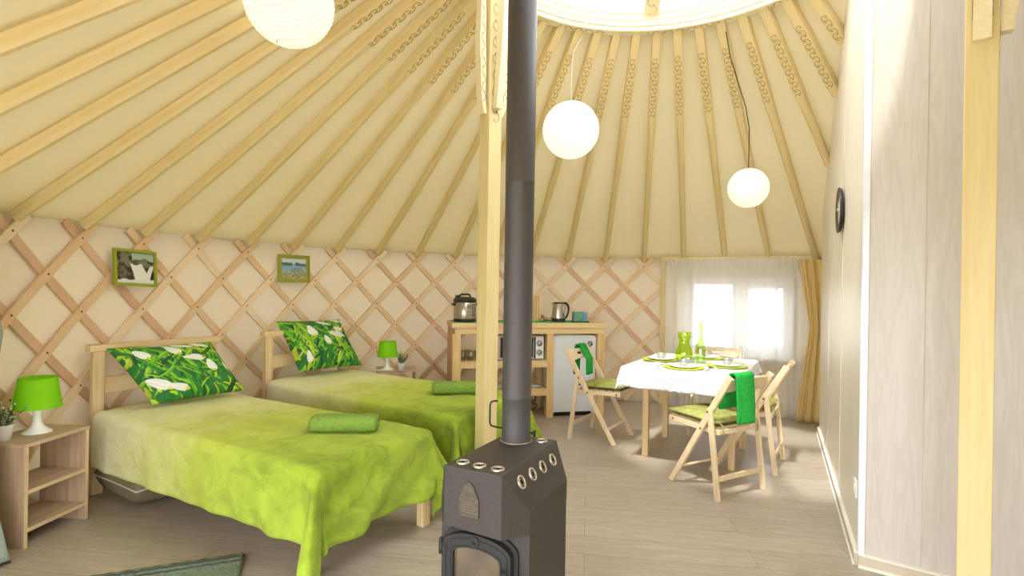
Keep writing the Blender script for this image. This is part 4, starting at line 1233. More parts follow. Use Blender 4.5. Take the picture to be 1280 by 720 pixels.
cp = g.obj('control_panel', 'steel', mc)
def on_mc(a, z, e=0.0015): return Vector((math.sin(a) * (r_ + e), -math.cos(a) * (r_ + e), z))
g = G()
def patch(g, a0, a1, z0, z1): g.grid(lambda u, v: on_mc(a0 + (a1 - a0) * u, z0 + (z1 - z0) * v), 4, 1)
patch(g, 0.34, 0.38, 0.06, 0.175)
for i in range(6): patch(g, 0.42, 0.95, 0.10 + i * 0.0125, 0.106 + i * 0.0125)
patch(g, 0.42, 0.85, 0.172, 0.176)
for i in range(3): patch(g, 0.46 + i * .14, 0.54 + i * .14, 0.055, 0.088)
for a, z, w_, h_2 in ((0.05, 0.08, 0.10, 0.03),):
    patch(g, a - 0.10, a + 0.16, 0.060, 0.064); patch(g, a - 0.10, a + 0.16, 0.102, 0.106); patch(g, a - .10, a - .07, 0.060, 0.106); patch(g, a + .13, a + .16, 0.06, 0.106)
g.tube([on_mc(0.08 + 0.13 * math.cos(a), 0.148 + 0.0155 * math.sin(a)) for a in [2 * PI * i / 16 for i in range(17)]], 0.0028, n=6, cap=False)
g.tube([on_mc(0.08, 0.146), on_mc(0.08, 0.152)], 0.004)
g.obj('printed_controls', 'black', cp)

# kettle
kt = thing('electric_kettle', 'brushed steel electric kettle with black handle on the worktop', 'kettle', kl(1.105, 0.19, KH + 0.004), krz)
g = G(); g.lathe([(0.001, 0), (0.077, 0), (0.077, 0.012), (0.071, 0.018)], n=36); g.lathe([(0.071, 0.018), (0.071, 0.032), (0.069, 0.036)], n=36); g.obj('base', 'black', kt)
g = G(); g.lathe([(0.070, 0.035), (0.070, 0.045), (0.064, 0.12), (0.058, 0.180), (0.056, 0.186)], n=40); g.obj('body', 'steel', kt)
g = G(); g.lathe([(0.058, 0.184), (0.058, 0.192), (0.045, 0.199), (0.001, 0.201)], n=36); g.obj('lid', 'black', kt)
g = G(); g.add([(-0.052, -0.018, 0.188), (-0.052, 0.018, 0.188), (-0.078, 0, 0.190), (-0.058, -0.012, 0.145), (-0.058, 0.012, 0.145)], [(0, 2, 1), (0, 3, 2), (1, 2, 4), (2, 3, 4), (0, 1, 4, 3)]); g.obj('spout', 'steel', kt)
g = G(); g.tube([(0.050, 0, 0.192), (0.075, 0, 0.190), (0.098, 0, 0.175), (0.108, 0, 0.145), (0.107, 0, 0.105), (0.096, 0, 0.068), (0.082, 0, 0.042), (0.070, 0, 0.030)], [0.010, 0.012, 0.0115, 0.011, 0.010, 0.010, 0.010, 0.009], n=10); g.obj('handle', 'black', kt)
g = G()
pp = [kl(1.04, 0.24, KH + 0.008), kl(1.00, 0.30, KH + 0.01), kl(0.96, 0.22, KH + 0.03), kl(0.93, 0.20, KH + 0.05), kl(0.955, 0.27, KH + 0.055), kl(1.0, 0.21, KH + 0.03), kl(0.95, 0.17, KH + 0.01), kl(0.915, 0.22, KH + 0.012), kl(0.95, 0.30, KH + 0.04), kl(0.99, 0.36, KH + .06)]
def smooth(p, k=6):
    p = [Vector(q) for q in p]; out = []
    for i in range(len(p) - 1):
        a = p[max(i - 1, 0)]; b = p[i]; c = p[i + 1]; d = p[min(i + 2, len(p) - 1)]
        for j in range(k):
            t = j / k; out.append(0.5 * ((2 * b) + (c - a) * t + (2 * a - 5 * b + 4 * c - d) * t * t + (3 * b - a - 3 * c + d) * t ** 3))
    return out + [p[-1]]
g.tube(smooth(pp), 0.0035, n=6); tag(g.obj('kettle_cable', 'cord'), 'black coiled power cable left of the kettle', 'cable')
# tray with tin
g = G(); g.prism(rrect(0.185, 0.115, 0.015), 0, 0.005); g.prism(rrect(0.179, 0.109, 0.013, 0.003, 0.003), 0.005, 0.008)
o = g.obj('black_tray', 'black', bevel=0.002); o.location = kl(1.225, 0.085, KH + 0.004); o.rotation_euler = (0, 0, krz); tag(o, 'small black tray under the teal tin, right of the kettle', 'tray')
g = G(); g.prism(rrect(0.10, 0.085, 0.012), 0, 0.095); g.prism(rrect(0.045, 0.083, 0.012, 0.1005, 0.001), 0.0, 0.09, mi=1)
o = g.obj('teal_tin', ['teal', 'tealend'], bevel=0.002); o.location = kl(1.245, 0.10, KH + 0.0125); o.rotation_euler = (0, 0, krz); tag(o, 'teal and blue patterned tin box on the black tray', 'tin')
# wooden slatted rack
wr_ = thing('slatted_rack', 'upright wooden slatted rack standing between stovepipe and kettle', 'rack', kl(0.80, 0.27, KH + 0.004), krz)
for i in range(5):
    g = G(); g.box(0.002 + i * 0.029, 0.024 + i * 0.029, 0, 0.014, 0, 0.262); g.obj('slat', 'unit', wr_, bevel=0.002)
g = G(); g.box(0, 0.142, 0.0145, 0.026, 0.03, 0.055); g.obj('crossbar', 'unitX', wr_, bevel=0.002)
g = G(); g.box(0, 0.142, 0.0145, 0.026, 0.20, 0.225); g.obj('crossbar', 'unitX', wr_, bevel=0.002)
# toaster oven
ov = thing('mini_oven', 'white countertop oven with two knobs on the middle shelf', 'oven', kl(0.455, 0.06, SH1), krz)
g = G(); g.box(0, 0.465, 0.012, 0.33, 0.008, 0.238); g.obj('case', 'white', ov, bevel=0.006)
g = G(); g.box(0.012, 0.355, 0.0, 0.0115, 0.025, 0.225); dr_ = g.obj('door', 'black', ov, bevel=0.003)
g = G(); g.box(0.005, 0.02, -0.004, 0.0, 0.02, 0.23); g.obj('door_edge', 'steel', dr_)
g = G(); g.box(0.362, 0.460, 0.0, 0.0115, 0.012, 0.234); g.obj('front_panel', 'white', ov, bevel=0.002)
g = G(); g.box(0.362, 0.378, -0.002, 0.0, 0.015, 0.23); g.obj('panel_stripe', 'black', ov)
for z in (0.165, 0.075):
    g = G(); TK = Matrix.Translation((0.417, 0.0, z)) @ TF
    g.lathe([(0.030, 0.0), (0.030, 0.002), (0.025, 0.002), (0.025, 0.0)], n=28, T=TK, mi=1); g.lathe([(0.019, 0.0), (0.017, 0.016), (0.001, 0.016)], n=24, T=TK); g.obj('knob', ['steel', 'black'], ov)
for x in (0.03, 0.43):
    g = G(); g.box(x, x + 0.02, 0.03, 0.30, 0, 0.0085); g.obj('foot', 'black', ov)
# glasses on the shelf
def tumbler(h=0.095, r0=0.027, r1=0.034):
    g = G(); g.lathe([(0.001, 0.0), (r0, 0.0), (r1, h), (r1 - 0.002, h), (r0 - 0.002, 0.006), (0.001, 0.006)], n=24); return g
gl_labels = [('leftmost clear glass at the front of the upper shelf', .115, .10), ('second clear glass from the left on the upper shelf', .185, .08), ('clear glass behind the front pair on the upper shelf', .165, .17), ('clear glass closest to the forked post on the upper shelf', .255, .11)]
g0 = tumbler().obj('drinking_glass', 'tumbler')
for i, (lb, x, y) in enumerate(gl_labels):
    o = g0 if i == 0 else g0.copy()
    if i: C.objects.link(o)
    o.location = kl(x, y, SH1 + 0.0005); tag(o, lb, 'glass', 'glasses on the upper shelf of the kitchen unit')
# plates on lower shelf
def plate_profile(r, h=0.012): return [(0.001, 0.0), (r * 0.6, 0.0), (r, h), (r - 0.002, h + 0.003), (r * 0.6, 0.004), (0.001, 0.004)]
for nm, x, nn_, lb in (('plate_stack', 0.47, 3, 'stack of white plates on the lower shelf behind post and stovepipe'), ('plate_stack', 0.83, 1, 'white dish at the right end of the lower shelf')):
    if nn_ == 3:
        for i in range(3):
            g = G(); g.lathe(plate_profile(0.11, 0.014), n=36); o = g.obj('plate', 'ceramic'); o.location = kl(x, 0.16, SH2 + 0.0005 + i * 0.0075)
            tag(o, ('bottom', 'middle', 'top')[i] + ' white plate of the stack on the lower kitchen shelf', 'plate', 'white plates on the lower kitchen shelf')
    else:
        g = G(); g.lathe(plate_profile(0.085, 0.016), n=36); o = g.obj('dish', 'ceramic'); o.location = kl(x, 0.14, SH2 + 0.0005); tag(o, lb, 'dish')
g = G(); pts = [kl(0.86, 0.30, 0.20), kl(0.90, 0.26, 0.15), kl(0.85, 0.22, 0.11), kl(0.90, 0.22, 0.08), kl(0.86, 0.20, 0.05), kl(0.82, 0.24, 0.02), kl(0.86, 0.28, 0.008)]
g.tube(smooth(pts), 0.005, n=6); tag(g.obj('oven_cable', 'cord'), 'black cable dangling under the lower kitchen shelf', 'cable')

# ------------------------------------------------------------------ dining table
TB = Vector((0.82, 3.99, 0)); trz = math.radians(-30)
tb = thing('dining_table', 'small pine table under a white lace cloth by the window', 'table', TB, trz)
TWd, TLn, TH_ = 0.80, 1.0, 0.715
g = G(); g.box(0.0, TWd, 0.0, TLn, TH_ - 0.022, TH_); g.obj('tabletop', 'pine', tb, bevel=0.003)
for x in (0.065, TWd - 0.11):
    for y in (0.30, 0.90):
        g = G(); g.box(x, x + 0.045, y, y + 0.045, 0, TH_ - 0.022); g.obj('leg', 'pine', tb, bevel=0.003)
g = G(); g.box(0.11, TWd - 0.11, 0.312, 0.332, TH_ - 0.09, TH_ - 0.022); g.box(0.11, TWd - 0.11, 0.912, 0.932, TH_ - 0.09, TH_ - 0.022)
g.box(0.078, 0.098, 0.345, 0.90, TH_ - 0.09, TH_ - 0.022); g.box(TWd - 0.098, TWd - 0.078, 0.345, 0.90, TH_ - 0.09, TH_ - 0.022)
g.obj('apron', 'pine', tb)
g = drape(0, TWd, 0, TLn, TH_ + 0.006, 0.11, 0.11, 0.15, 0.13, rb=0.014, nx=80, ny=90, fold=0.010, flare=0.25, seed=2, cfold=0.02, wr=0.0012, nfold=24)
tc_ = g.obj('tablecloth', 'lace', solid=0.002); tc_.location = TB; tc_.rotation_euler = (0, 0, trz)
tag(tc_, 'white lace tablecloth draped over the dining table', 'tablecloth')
TZ_ = TH_ + 0.0082
def tl_(x, y, z=0.0):
    q = rotz(trz) @ Vector((x, y, 0)); return Vector((q.x + TB.x, q.y + TB.y, TZ_ + z))

# place settings
def cutlery(kind):
    g = G()
    if kind == 'fork':
        g.tube([(0, -0.09, 0.003), (0, 0.0, 0.006), (0, 0.045, 0.004)], [0.004, 0.0028, 0.003], n=6)
        g.box(-0.010, 0.010, 0.045, 0.058, 0.002, 0.004)
        for k in range(4): g.box(-0.010 + k * 0.0058, -0.0075 + k * 0.0058, 0.058, 0.092, 0.002, 0.004)
    else:
        g.tube([(0, -0.10, 0.004), (0, -0.01, 0.004)], [0.005, 0.004], n=6); g.prism([(-0.008, -0.01), (0.006, -0.01), (0.006, 0.09), (0.002, 0.105), (-0.006, 0.08)], 0.0025, 0.004)
    return g.obj(kind, 'steel')
settings = [
 ('left', (0.150, 0.500), math.radians(90), 'by the chair near the fridge'),
 ('near', (0.400, 0.165), 0.0, 'in front of the nearest chair'),
 ('right', (0.655, 0.430), math.radians(-90), 'on the table side by the partition wall'),
 ('far', (0.430, 0.850), math.radians(180), 'at the table end by the window')]
ch0 = pl0 = gb0 = fk0 = kn0 = None
for i, (nm, (sx, sy), rz, ph) in enumerate(settings):
    if i == 0:
        g = G(); g.lathe([(0.001, 0), (0.09, 0), (0.145, 0.006), (0.146, 0.009), (0.09, 0.004), (0.001, 0.004)], n=48); ch0 = g.obj('charger_plate', 'limeplate')
        g = G(); g.lathe(plate_profile(0.105, 0.014), n=44); pl0 = g.obj('dinner_plate', 'ceramic')
        g = G(); g.lathe([(0.001, 0.0), (0.024, 0.0), (0.026, 0.006), (0.040, 0.034), (0.043, 0.052), (0.041, 0.052), (0.038, 0.034), (0.024, 0.008), (0.001, 0.008)], n=32); gb0 = g.obj('glass_bowl', 'tumbler')
        fk0 = cutlery('fork'); kn0 = cutlery('knife')
        A = [ch0, pl0, gb0, fk0, kn0]
    else:
        A = [q.copy() for q in (ch0, pl0, gb0, fk0, kn0)]
        for q in A: C.objects.link(q)
    R2 = rotz(rz)
    def off(x, y): v = R2 @ Vector((x, y, 0)); return sx + v.x, sy + v.y
    A[0].location = tl_(sx, sy, 0.0); A[1].location = tl_(sx, sy, 0.0048); A[2].location = tl_(sx, sy, 0.0095)
    A[3].location = tl_(*off(-0.172, 0.0), 0.0); A[4].location = tl_(*off(0.172, 0.0), 0.0)
    for q in A: q.rotation_euler = (0, 0, trz + rz)
    tag(A[0], 'lime charger plate ' + ph, 'plate', 'lime charger plates on the table')
    tag(A[1], 'white dinner plate on the lime charger ' + ph, 'plate', 'white dinner plates on the table')
    tag(A[2], 'clear glass bowl on the white plate ' + ph, 'bowl', 'glass bowls on the table')
    tag(A[3], 'steel fork left of the plate ' + ph, 'fork', 'forks on the table')
    tag(A[4], 'steel knife right of the plate ' + ph, 'knife', 'knives on the table')
# jug
jg = thing('glass_jug', 'lime green glass vase with two clear handles on the table', 'vase', tl_(0.33, 0.50), trz)
g = G(); g.lathe([(0.001, 0), (0.050, 0), (0.062, 0.02), (0.067, 0.06), (0.060, 0.10), (0.045, 0.135), (0.040, 0.155), (0.044, 0.185), (0.052, 0.215), (0.054, 0.232), (0.051, 0.232), (0.041, 0.185), (0.037, 0.155), (0.042, 0.135), (0.057, 0.10), (0.063, 0.06), (0.058, 0.02), (0.001, 0.008)], n=40); g.obj('vessel', 'lime_glass', jg)
for s in (-1, 1):
    g = G(); g.tube(smooth([(s * 0.043, 0, 0.195), (s * 0.066, 0, 0.200), (s * 0.080, 0, 0.180), (s * 0.078, 0, 0.15), (s * 0.062, 0, 0.12), (s * 0.056, 0, 0.108)]), 0.0045, n=8); g.obj('handle', 'tumbler', jg)
g = G(); g.lathe([(0.001, 0.0), (0.038, 0.0), (0.038, 0.012), (0.036, 0.20), (0.036, 0.29), (0.001, 0.30)], n=4)
g = G(); g.lathe([(0.001, 0), (0.036, 0), (0.038, 0.01), (0.038, 0.09), (0.033, 0.13), (0.020, 0.18), (0.0125, 0.22), (0.012, 0.255), (0.016, 0.262), (0.016, 0.315), (0.0135, 0.317), (0.0135, 0.262), (0.0095, 0.25), (0.010, 0.22), (0.018, 0.178), (0.031, 0.13), (0.036, 0.09), (0.036, 0.012), (0.001, 0.01)], n=36)
o = g.obj('glass_bottle', 'limebottle'); o.location = tl_(0.455, 0.50); tag(o, 'tall pale green glass bottle right of the lime vase', 'bottle')
# small glass dish in front of the jug
g = G(); g.lathe([(0.001, 0.0), (0.034, 0.0), (0.05, 0.028), (0.056, 0.050), (0.053, 0.050), (0.046, 0.028), (0.032, 0.006), (0.001, 0.006)], n=32)
o = g.obj('serving_bowl', 'tumbler'); o.location = tl_(0.385, 0.385); tag(o, 'small clear glass bowl in front of the lime vase', 'bowl')

# ------------------------------------------------------------------ folding chairs
def folding_chair():
    t = thing('folding_chair', '', 'chair')
    lt = lambda z: -0.262 + (0.76 - z) * (0.455 / 0.76)     # y on the long stile at height z
    hw = 0.195
    for s in (-1, 1):
        g = G(); g.beam((s * hw, lt(0.0), 0.0), (s * hw, lt(0.765), 0.765), 0.022, 0.042, up=(0, 1, 0.5)); 
        # trim feet level
        g.v = [(x, y, max(z, 0.0)) for x, y, z in g.v]
        g.obj('long_stile', 'chair', t, bevel=0.004)
        g = G(); g.beam((s * (hw + 0.024), -0.205, 0.0), (s * (hw + 0.024), lt(0.545) - 0.002, 0.555), 0.020, 0.036, up=(0, 1, 0)); g.obj('rear_leg', 'chair', t, bevel=0.004)
        g = G(); g.beam((s * (hw - 0.024), -0.165, 0.405), (s * (hw - 0.024), 0.235, 0.42), 0.022, 0.034); g.obj('seat_rail', 'chair', t, bevel=0.003)
        for yy, zz in ((lt(0.53), 0.53), (lt(0.41), 0.41), (0.20, 0.418)):
            g = G(); g.lathe([(0.007, 0.0), (0.005, 0.003), (0.001, 0.004)], n=10, T=Matrix.Translation((s * (hw + (0.034 if zz > .5 else .011 if yy < .1 else -.013)), yy, zz)) @ Matrix.Rotation(s * PI / 2, 4, 'Y'))
            g.obj('bolt', 'rivet', t)
    g = G()
    for i in range(6):
        y0 = -0.15 + i * 0.065; g.box(-0.160, 0.160, y0, y0 + 0.055, 0.4215 + (y0 + .15) * 0.036, 0.434 + (y0 + .15) * 0.036)
    g.obj('seat', 'chair', t, bevel=0.003)
    # backrest board with hand slot
    g = G(); ytop, ybot = lt(0.755), lt(0.655); 
    tilt = math.atan2(0.455, 0.76)
    TB_ = Matrix.Translation((0, lt(0.705) - 0.0, 0.705)) @ Matrix.Rotation(PI / 2 + tilt * 0 + 0.54 - 0.0, 4, 'X')
    TB_ = Matrix.Translation((0, lt(0.705), 0.705)) @ Matrix.Rotation(PI / 2 - (-0.54), 4, 'X')
    out = []; W_, H_ = 0.182, 0.052
    inn = []
    nseg = 40
    for i in range(nseg):
        a = 2 * PI * i / nseg; ca, sa = math.cos(a), math.sin(a)
        k = max(abs(ca) / W_, abs(sa) / H_); out.append((ca / k, sa / k))
        sgn = 1 if ca >= 0 else -1
        inn.append((sgn * (0.035 * min(1, abs(ca) * 1.4)) + 0.013 * ca, 0.013 * sa))
    vs = [TB_ @ Vector((x, y - (0.012 * (1 - (x / W_) ** 2) if y < -0.03 else 0) * -1, z)) for z in (-0.009, 0.009) for x, y in out] + [TB_ @ Vector((x, y + 0.008, z)) for z in (-0.009, 0.009) for x, y in inn]
    fs = []; n = nseg
    for i in range(n):
        j = (i + 1) % n
        fs += [(i, j, n + j, n + i), (n + i, n + j, 3 * n + j, 3 * n + i), (2 * n + j, 2 * n + i, 3 * n + i, 3 * n + j), (j, i, 2 * n + i, 2 * n + j)]
    g.add(vs, fs); g.obj('backrest', 'chair', t, bevel=0.002)
    g = G(); g.beam((-hw, lt(0.12) - 0.0, 0.12), (hw, lt(0.12), 0.12), 0.030, 0.016, up=(0, 0.5, 1)); g.obj('stretcher', 'chair', t, bevel=0.003)
    g = G(); g.beam((-hw - 0.02, -0.195, 0.13), (hw + 0.02, -0.195, 0.13), 0.016, 0.032); g.obj('stretcher', 'chair', t, bevel=0.003)
    g = G(); g.beam((-hw + 0.02, -0.165, 0.405), (hw - 0.02, -0.165, 0.405), 0.02, 0.032); g.obj('cross_rail', 'chair', t, bevel=0.003)
    return t
def seat_pad():
    t = thing('seat_cushion', '', 'cushion')
    g, _ = cushion((-0.185, -0.155, 0.030), (0.185, -0.155, 0.030), (0.185, 0.235, 0.042), (-0.185, 0.235, 0.042), 0.062, 22, 22, bow=0.02)
    # tufting
    vv = []
    for x, y, z in g.v:
        dmp = 0
        for tx in (-0.09, 0.09):
            for ty in (-0.05, 0.13):
                dmp += math.exp(-((x - tx) ** 2 + (y - ty) ** 2) / 0.0009)
        mid = 0.030 + (y + .155) / .39 * 0.012
        vv.append((x, y, mid + (z - mid) * (1 - 0.45 * min(1, dmp))))
    g.v = vv
    p = g.obj('pad', 'pad', t)
    g = G()
    cs = [(-0.185, -0.155), (0.185, -0.155), (0.185, 0.235), (-0.185, 0.235), (-0.185, -0.155)]; pts = []
    for i in range(4):
        for k in range(10):
            q = k / 10; pts.append((cs[i][0] * (1 - q) + cs[i + 1][0] * q, cs[i][1] * (1 - q) + cs[i + 1][1] * q, 0.030 + (cs[i][1] * (1 - q) + cs[i + 1][1] * q + .155) / .39 * .012))
    pts.append(pts[0]); g.tube(pts, 0.006, n=6, cap=False); g.obj('piping', 'pad', t)
    for s in (-1, 1):
        g = G(); g.tube([(s * 0.16, -0.150, 0.028), (s * 0.168, -0.19, 0.02), (s * 0.166, -0.2, -0.015), (s * 0.160, -0.196, -0.05)], 0.004, n=5); g.obj('tie', 'pad', t)
    return t
def chair_towel(label, wdt=0.10, xo=0.0, front=0.26, back=0.30):
    lt = lambda z: -0.262 + (0.76 - z) * (0.455 / 0.76)
    g = G()
    def f(u, v):
        x = xo + (u - 0.5) * wdt
        L = front + back + 0.04; s = v * L
        th = 0.0165
        if s < back:          # rear fall
            z = 0.772 - (back - s); y = lt(0.76) - th - 0.010 - 0.012 * (back - s) * 2
        elif s > back + 0.04:
            e = s - back - 0.04; e1 = min(e, 0.13); z = 0.772 - e1 * 0.86 - (e - e1); y = lt(0.76) + th + 0.002 + e1 * 0.58 + (e - e1) * 0.04
        else:
            a = (s - back) / 0.04 * PI; z = 0.772 + 0.012 * math.sin(a); y = lt(0.76) - (th + 0.008) * math.cos(a)
        y += 0.004 * math.sin(u * 7 + v * 3)
        return (x + 0.004 * math.sin(v * 9), y, z)
    g.grid(f, 14, 46)
    return g.obj('green_towel', 'greentowel', solid=0.012)
fc = folding_chair(); sp_ = seat_pad()
chairs = [
 ((0.800, 4.705), math.radians(-123.5), 'natural wood folding chair between the fridge and the table', 'olive seat cushion on the chair by the fridge'),
 ((1.360, 3.600), math.radians(30), 'natural wood folding chair in front of the table, nearest the camera', 'olive seat cushion on the chair nearest the camera'),
 ((1.800, 4.080), math.radians(57), 'natural wood folding chair between the table and the partition wall', 'olive seat cushion on the chair by the partition wall'),
 ((1.835, 4.885), math.radians(154), 'folding chair behind the table, its pale back against the window', 'olive seat cushion on the chair behind the table')]
for i, ((x, y), rz, lb, lb2) in enumerate(chairs):
    if i == 0:
        fc.location = (x, y, 0); fc.rotation_euler = (0, 0, rz); fc['label'] = lb; fc['group'] = 'folding chairs round the table'
        sp_.location = (x, y, 0.434); sp_.rotation_euler = (0, 0, rz); sp_['label'] = lb2; sp_['group'] = 'olive seat cushions'
    else:
        dup(fc, (x, y, 0), rz, lb); dup(sp_, (x, y, 0.434), rz, lb2)
ct = chair_towel('', 0.115, -0.075, 0.27, 0.26); ct.location = (*chairs[0][0], 0); ct.rotation_euler = (0, 0, chairs[0][1]); tag(ct, 'bright green waffle towel hung over the chair by the fridge', 'towel', 'green waffle towels on chairs')
ct = chair_towel('', 0.16, -0.085, 0.24, 0.29); ct.location = (*chairs[1][0], 0); ct.rotation_euler = (0, 0, chairs[1][1]); tag(ct, 'bright green waffle towel hung over the chair nearest the camera', 'towel', 'green waffle towels on chairs')

# ------------------------------------------------------------------ paper lanterns
def lantern(x, y, z, r, label, cord_pts, mt='cord'):
    t = thing('paper_lantern', label, 'lantern', (x, y, z), 0, 'round white paper lanterns')
    g = G(); prof = []
    a0 = math.asin(0.28); nb = 24
    for i in range(nb * 4 + 1):
        a = -PI / 2 + a0 + (PI - 2 * a0) * i / (nb * 4)
        rr = r * (1 - 0.016 * abs(math.sin(i * PI / 4)))
        prof.append((rr * math.cos(a), rr * math.sin(a)))
    g.lathe(prof, n=64); g.obj('paper_shade', 'paper', t)
    g = G()
    for i in range(0, nb * 4 + 1, 4):
        a = -PI / 2 + a0 + (PI - 2 * a0) * i / (nb * 4); rr = r * 1.001
        g.lathe([(rr * math.cos(a) + 0.0012 * math.cos(b), rr * math.sin(a) + 0.0012 * math.sin(b)) for b in [2 * PI * k / 4 for k in range(5)]], n=48)
    g.obj('wire_hoops', 'wire', t)
    g = G()
    for s in (-1, 1): g.tube([(s * r * 0.27, 0, -r * 0.95), (s * r * 0.2, 0, 0), (s * r * 0.27, 0, r * 0.95)], 0.0015, n=5)
    g.tube([(-r * .27, 0, r * .95), (0, 0, r * 0.98), (r * .27, 0, r * .95)], 0.0015, n=5)
    g.lathe([(0.001, r * 0.55), (0.018, r * 0.56), (0.018, r * 0.75), (0.001, r * 0.76)], n=16)
    g.lathe([(0.001, r * 0.18), (0.022, r * 0.26), (0.030, r * 0.38), (0.020, r * 0.5), (0.012, r * 0.56)], n=16)
    g.obj('wire_holder', 'mesh_grey', t)
    ld = bpy.data.lights.new('bulb', 'POINT'); ld.energy = 0.55 * (r / 0.2) ** 2; ld.shadow_soft_size = 0.03; ld.color = (1.0, 0.97, 0.92)
    lo = bpy.data.objects.new('bulb', ld); C.objects.link(lo); lo.parent = t; lo.location = (0, 0.0, 0.0)
    g = G(); g.tube([Vector(p) - Vector((x, y, z)) for p in cord_pts], 0.0035, n=6); g.obj('cord', mt, t)
    return t
# positions from the lens geometry
lantern(-1.052, 2.52, 2.590, 0.200, 'largest-looking white paper lantern cut off by the top left of the photo', [(-1.052, 2.52, 2.74), (-1.052, 2.52, roof_z(1.88) - 0.01)])
lantern(0.424, 4.10, 2.475, 0.213, 'round white paper lantern just right of the stovepipe', [(0.424, 4.10, 2.60), (0.420, 4.08, 2.86), (0.43, 4.05, roof_z(1.30) - 0.08), (0.49, 3.97, RING_Z - 0.02)], 'whitecord')
th3 = ang(1.85, 4.33)
lantern(1.868, 4.33, 2.105, 0.157, 'smallest white paper lantern hanging on a black cord near the partition', [(1.868, 4.33, 2.21), (1.868, 4.33, 2.58), (1.80, 4.24, 2.715), (1.55, 3.93, 2.975), (1.47, 3.81, 3.10)], 'cord')

# ------------------------------------------------------------------ pictures
def ease(u): return u
def pic(name, th, z, w, h, tilt, border, painter, label, fr_m, mat_border, rise=0.0):
    c = cyl(th, R - 0.062, z)
    t = thing(name, label, 'picture', c, 0, 'framed pictures on the lattice')
    t.rotation_euler = (Matrix.Rotation(-th, 4, 'Z') @ Matrix.Rotation(rise, 4, 'Y') @ Matrix.Rotation(tilt, 4, 'X')).to_euler()
    g = G(); b = border
    g.box(-w / 2, w / 2, -0.012, 0.008, -h / 2, -h / 2 + b); g.box(-w / 2, w / 2, -0.012, 0.008, h / 2 - b, h / 2)
    g.box(-w / 2, -w / 2 + b, -0.012, 0.008, -h / 2 + b, h / 2 - b); g.box(w / 2 - b, w / 2, -0.012, 0.008, -h / 2 + b, h / 2 - b)
    g.obj('picture_frame', fr_m, t, bevel=0.001)
    g = G(); g.box(-w / 2 + b, w / 2 - b, 0.0, 0.006, -h / 2 + b, h / 2 - b); g.obj('backing', 'mount', t)
    nx, ny = 70, 56; m = mat_border
    g = G(); g.grid(lambda u, v: (-w / 2 + b + m + (w - 2 * b - 2 * m) * u, -0.0022, -h / 2 + b + m * 0.8 + (h - 2 * b - 1.8 * m) * v), nx, ny)
    g.add([(v[0], 0.0002, v[2]) for v in g.v], [])
    o = g.obj('photo_print', 'photo', t)
    me = o.data; ca = me.color_attributes.new('print', 'FLOAT_COLOR', 'POINT')
    arr = np.ones((len(me.vertices), 4), dtype=np.float32); im = painter(nx + 1, ny + 1).reshape(-1, 3); arr[:len(im), :3] = im
    ca.data.foreach_set('color', arr.ravel())
    return t
def npnoise(nu, nv, s, seed):
    return np.array([[nz3(i / nu * s, j / nv * s, seed) for j in range(nv)] for i in range(nu)])
def waterfall(nu, nv):
    U, V = np.meshgrid(np.linspace(0, 1, nu), np.linspace(0, 1, nv), indexing='ij')
    n1 = npnoise(nu, nv, 6, 1.5); n2 = npnoise(nu, nv, 16, 7.5)
    img = np.zeros((nu, nv, 3)) + lin(96, 92, 82)
    img += (n1 + 0.6 * n2)[..., None] * 0.16
    up = V > 0.58 + 0.1 * n1; img[up & (n1 > 0)] = lin(120, 122, 92)
    img[(V > 0.8 + 0.1 * n1) & (U > 0.4)] = lin(170, 190, 180)
    m = (np.abs(U - 0.56 - (V - .5) * -0.35) < 0.16 + 0.10 * (0.6 - V)) & (V < 0.62 + .1 * n1) & (V > 0.02); img[m] = lin(236, 236, 230)
    m = (np.abs(U - 0.92 - (V - .5) * .35) < 0.05 + .1 * (0.6 - V) * 0.8) & (V < 0.6); img[m] = lin(228, 232, 232)
    img[V < 0.12 + 0.05 * n1] = lin(222, 226, 226)
    return np.clip(img + n2[..., None] * 0.03, 0.01, 1)
def lake(nu, nv):
    U, V = np.meshgrid(np.linspace(0, 1, nu), np.linspace(0, 1, nv), indexing='ij')
    n1 = npnoise(nu, nv, 5, 3.5); n2 = npnoise(nu, nv, 20, 9.5)
    img = np.zeros((nu, nv, 3)) + lin(136, 178, 200)
    img[V > 0.78 + 0.04 * n1] = lin(200, 214, 220)
    m = (V > 0.66) & (V < 0.82 + 0.06 * n1) & ((U < 0.42) | (U > 0.55)); img[m] = lin(88, 110, 110)
    img[V < 0.28 + 0.08 * n1] = lin(150, 150, 110)
    m = (V < 0.5 + 0.25 * n2) & (np.abs(U - 0.62) < 0.26) & (n2 > -0.1) & (V > .08); img[m] = lin(96, 92, 70)
    m = (V < 0.42 + 0.2 * n2) & (n2 > 0.12); img[m] = lin(196, 180, 120)
    return np.clip(img + n2[..., None] * 0.05, 0.01, 1)
pic('waterfall_picture', ang(-2.50, 3.60), 1.372, 0.315, 0.240, math.radians(-6), 0.017, waterfall, 'lime-framed waterfall photograph hanging on the lattice above the nearer bed', 'frame', 0.004, rise=math.radians(2))
pic('lake_picture', ang(-1.985, 4.87), 1.418, 0.305, 0.245, math.radians(-3), 0.014, lake, 'green-mounted lake photograph hanging on the lattice above the farther bed', 'frame', 0.022, rise=math.radians(0))

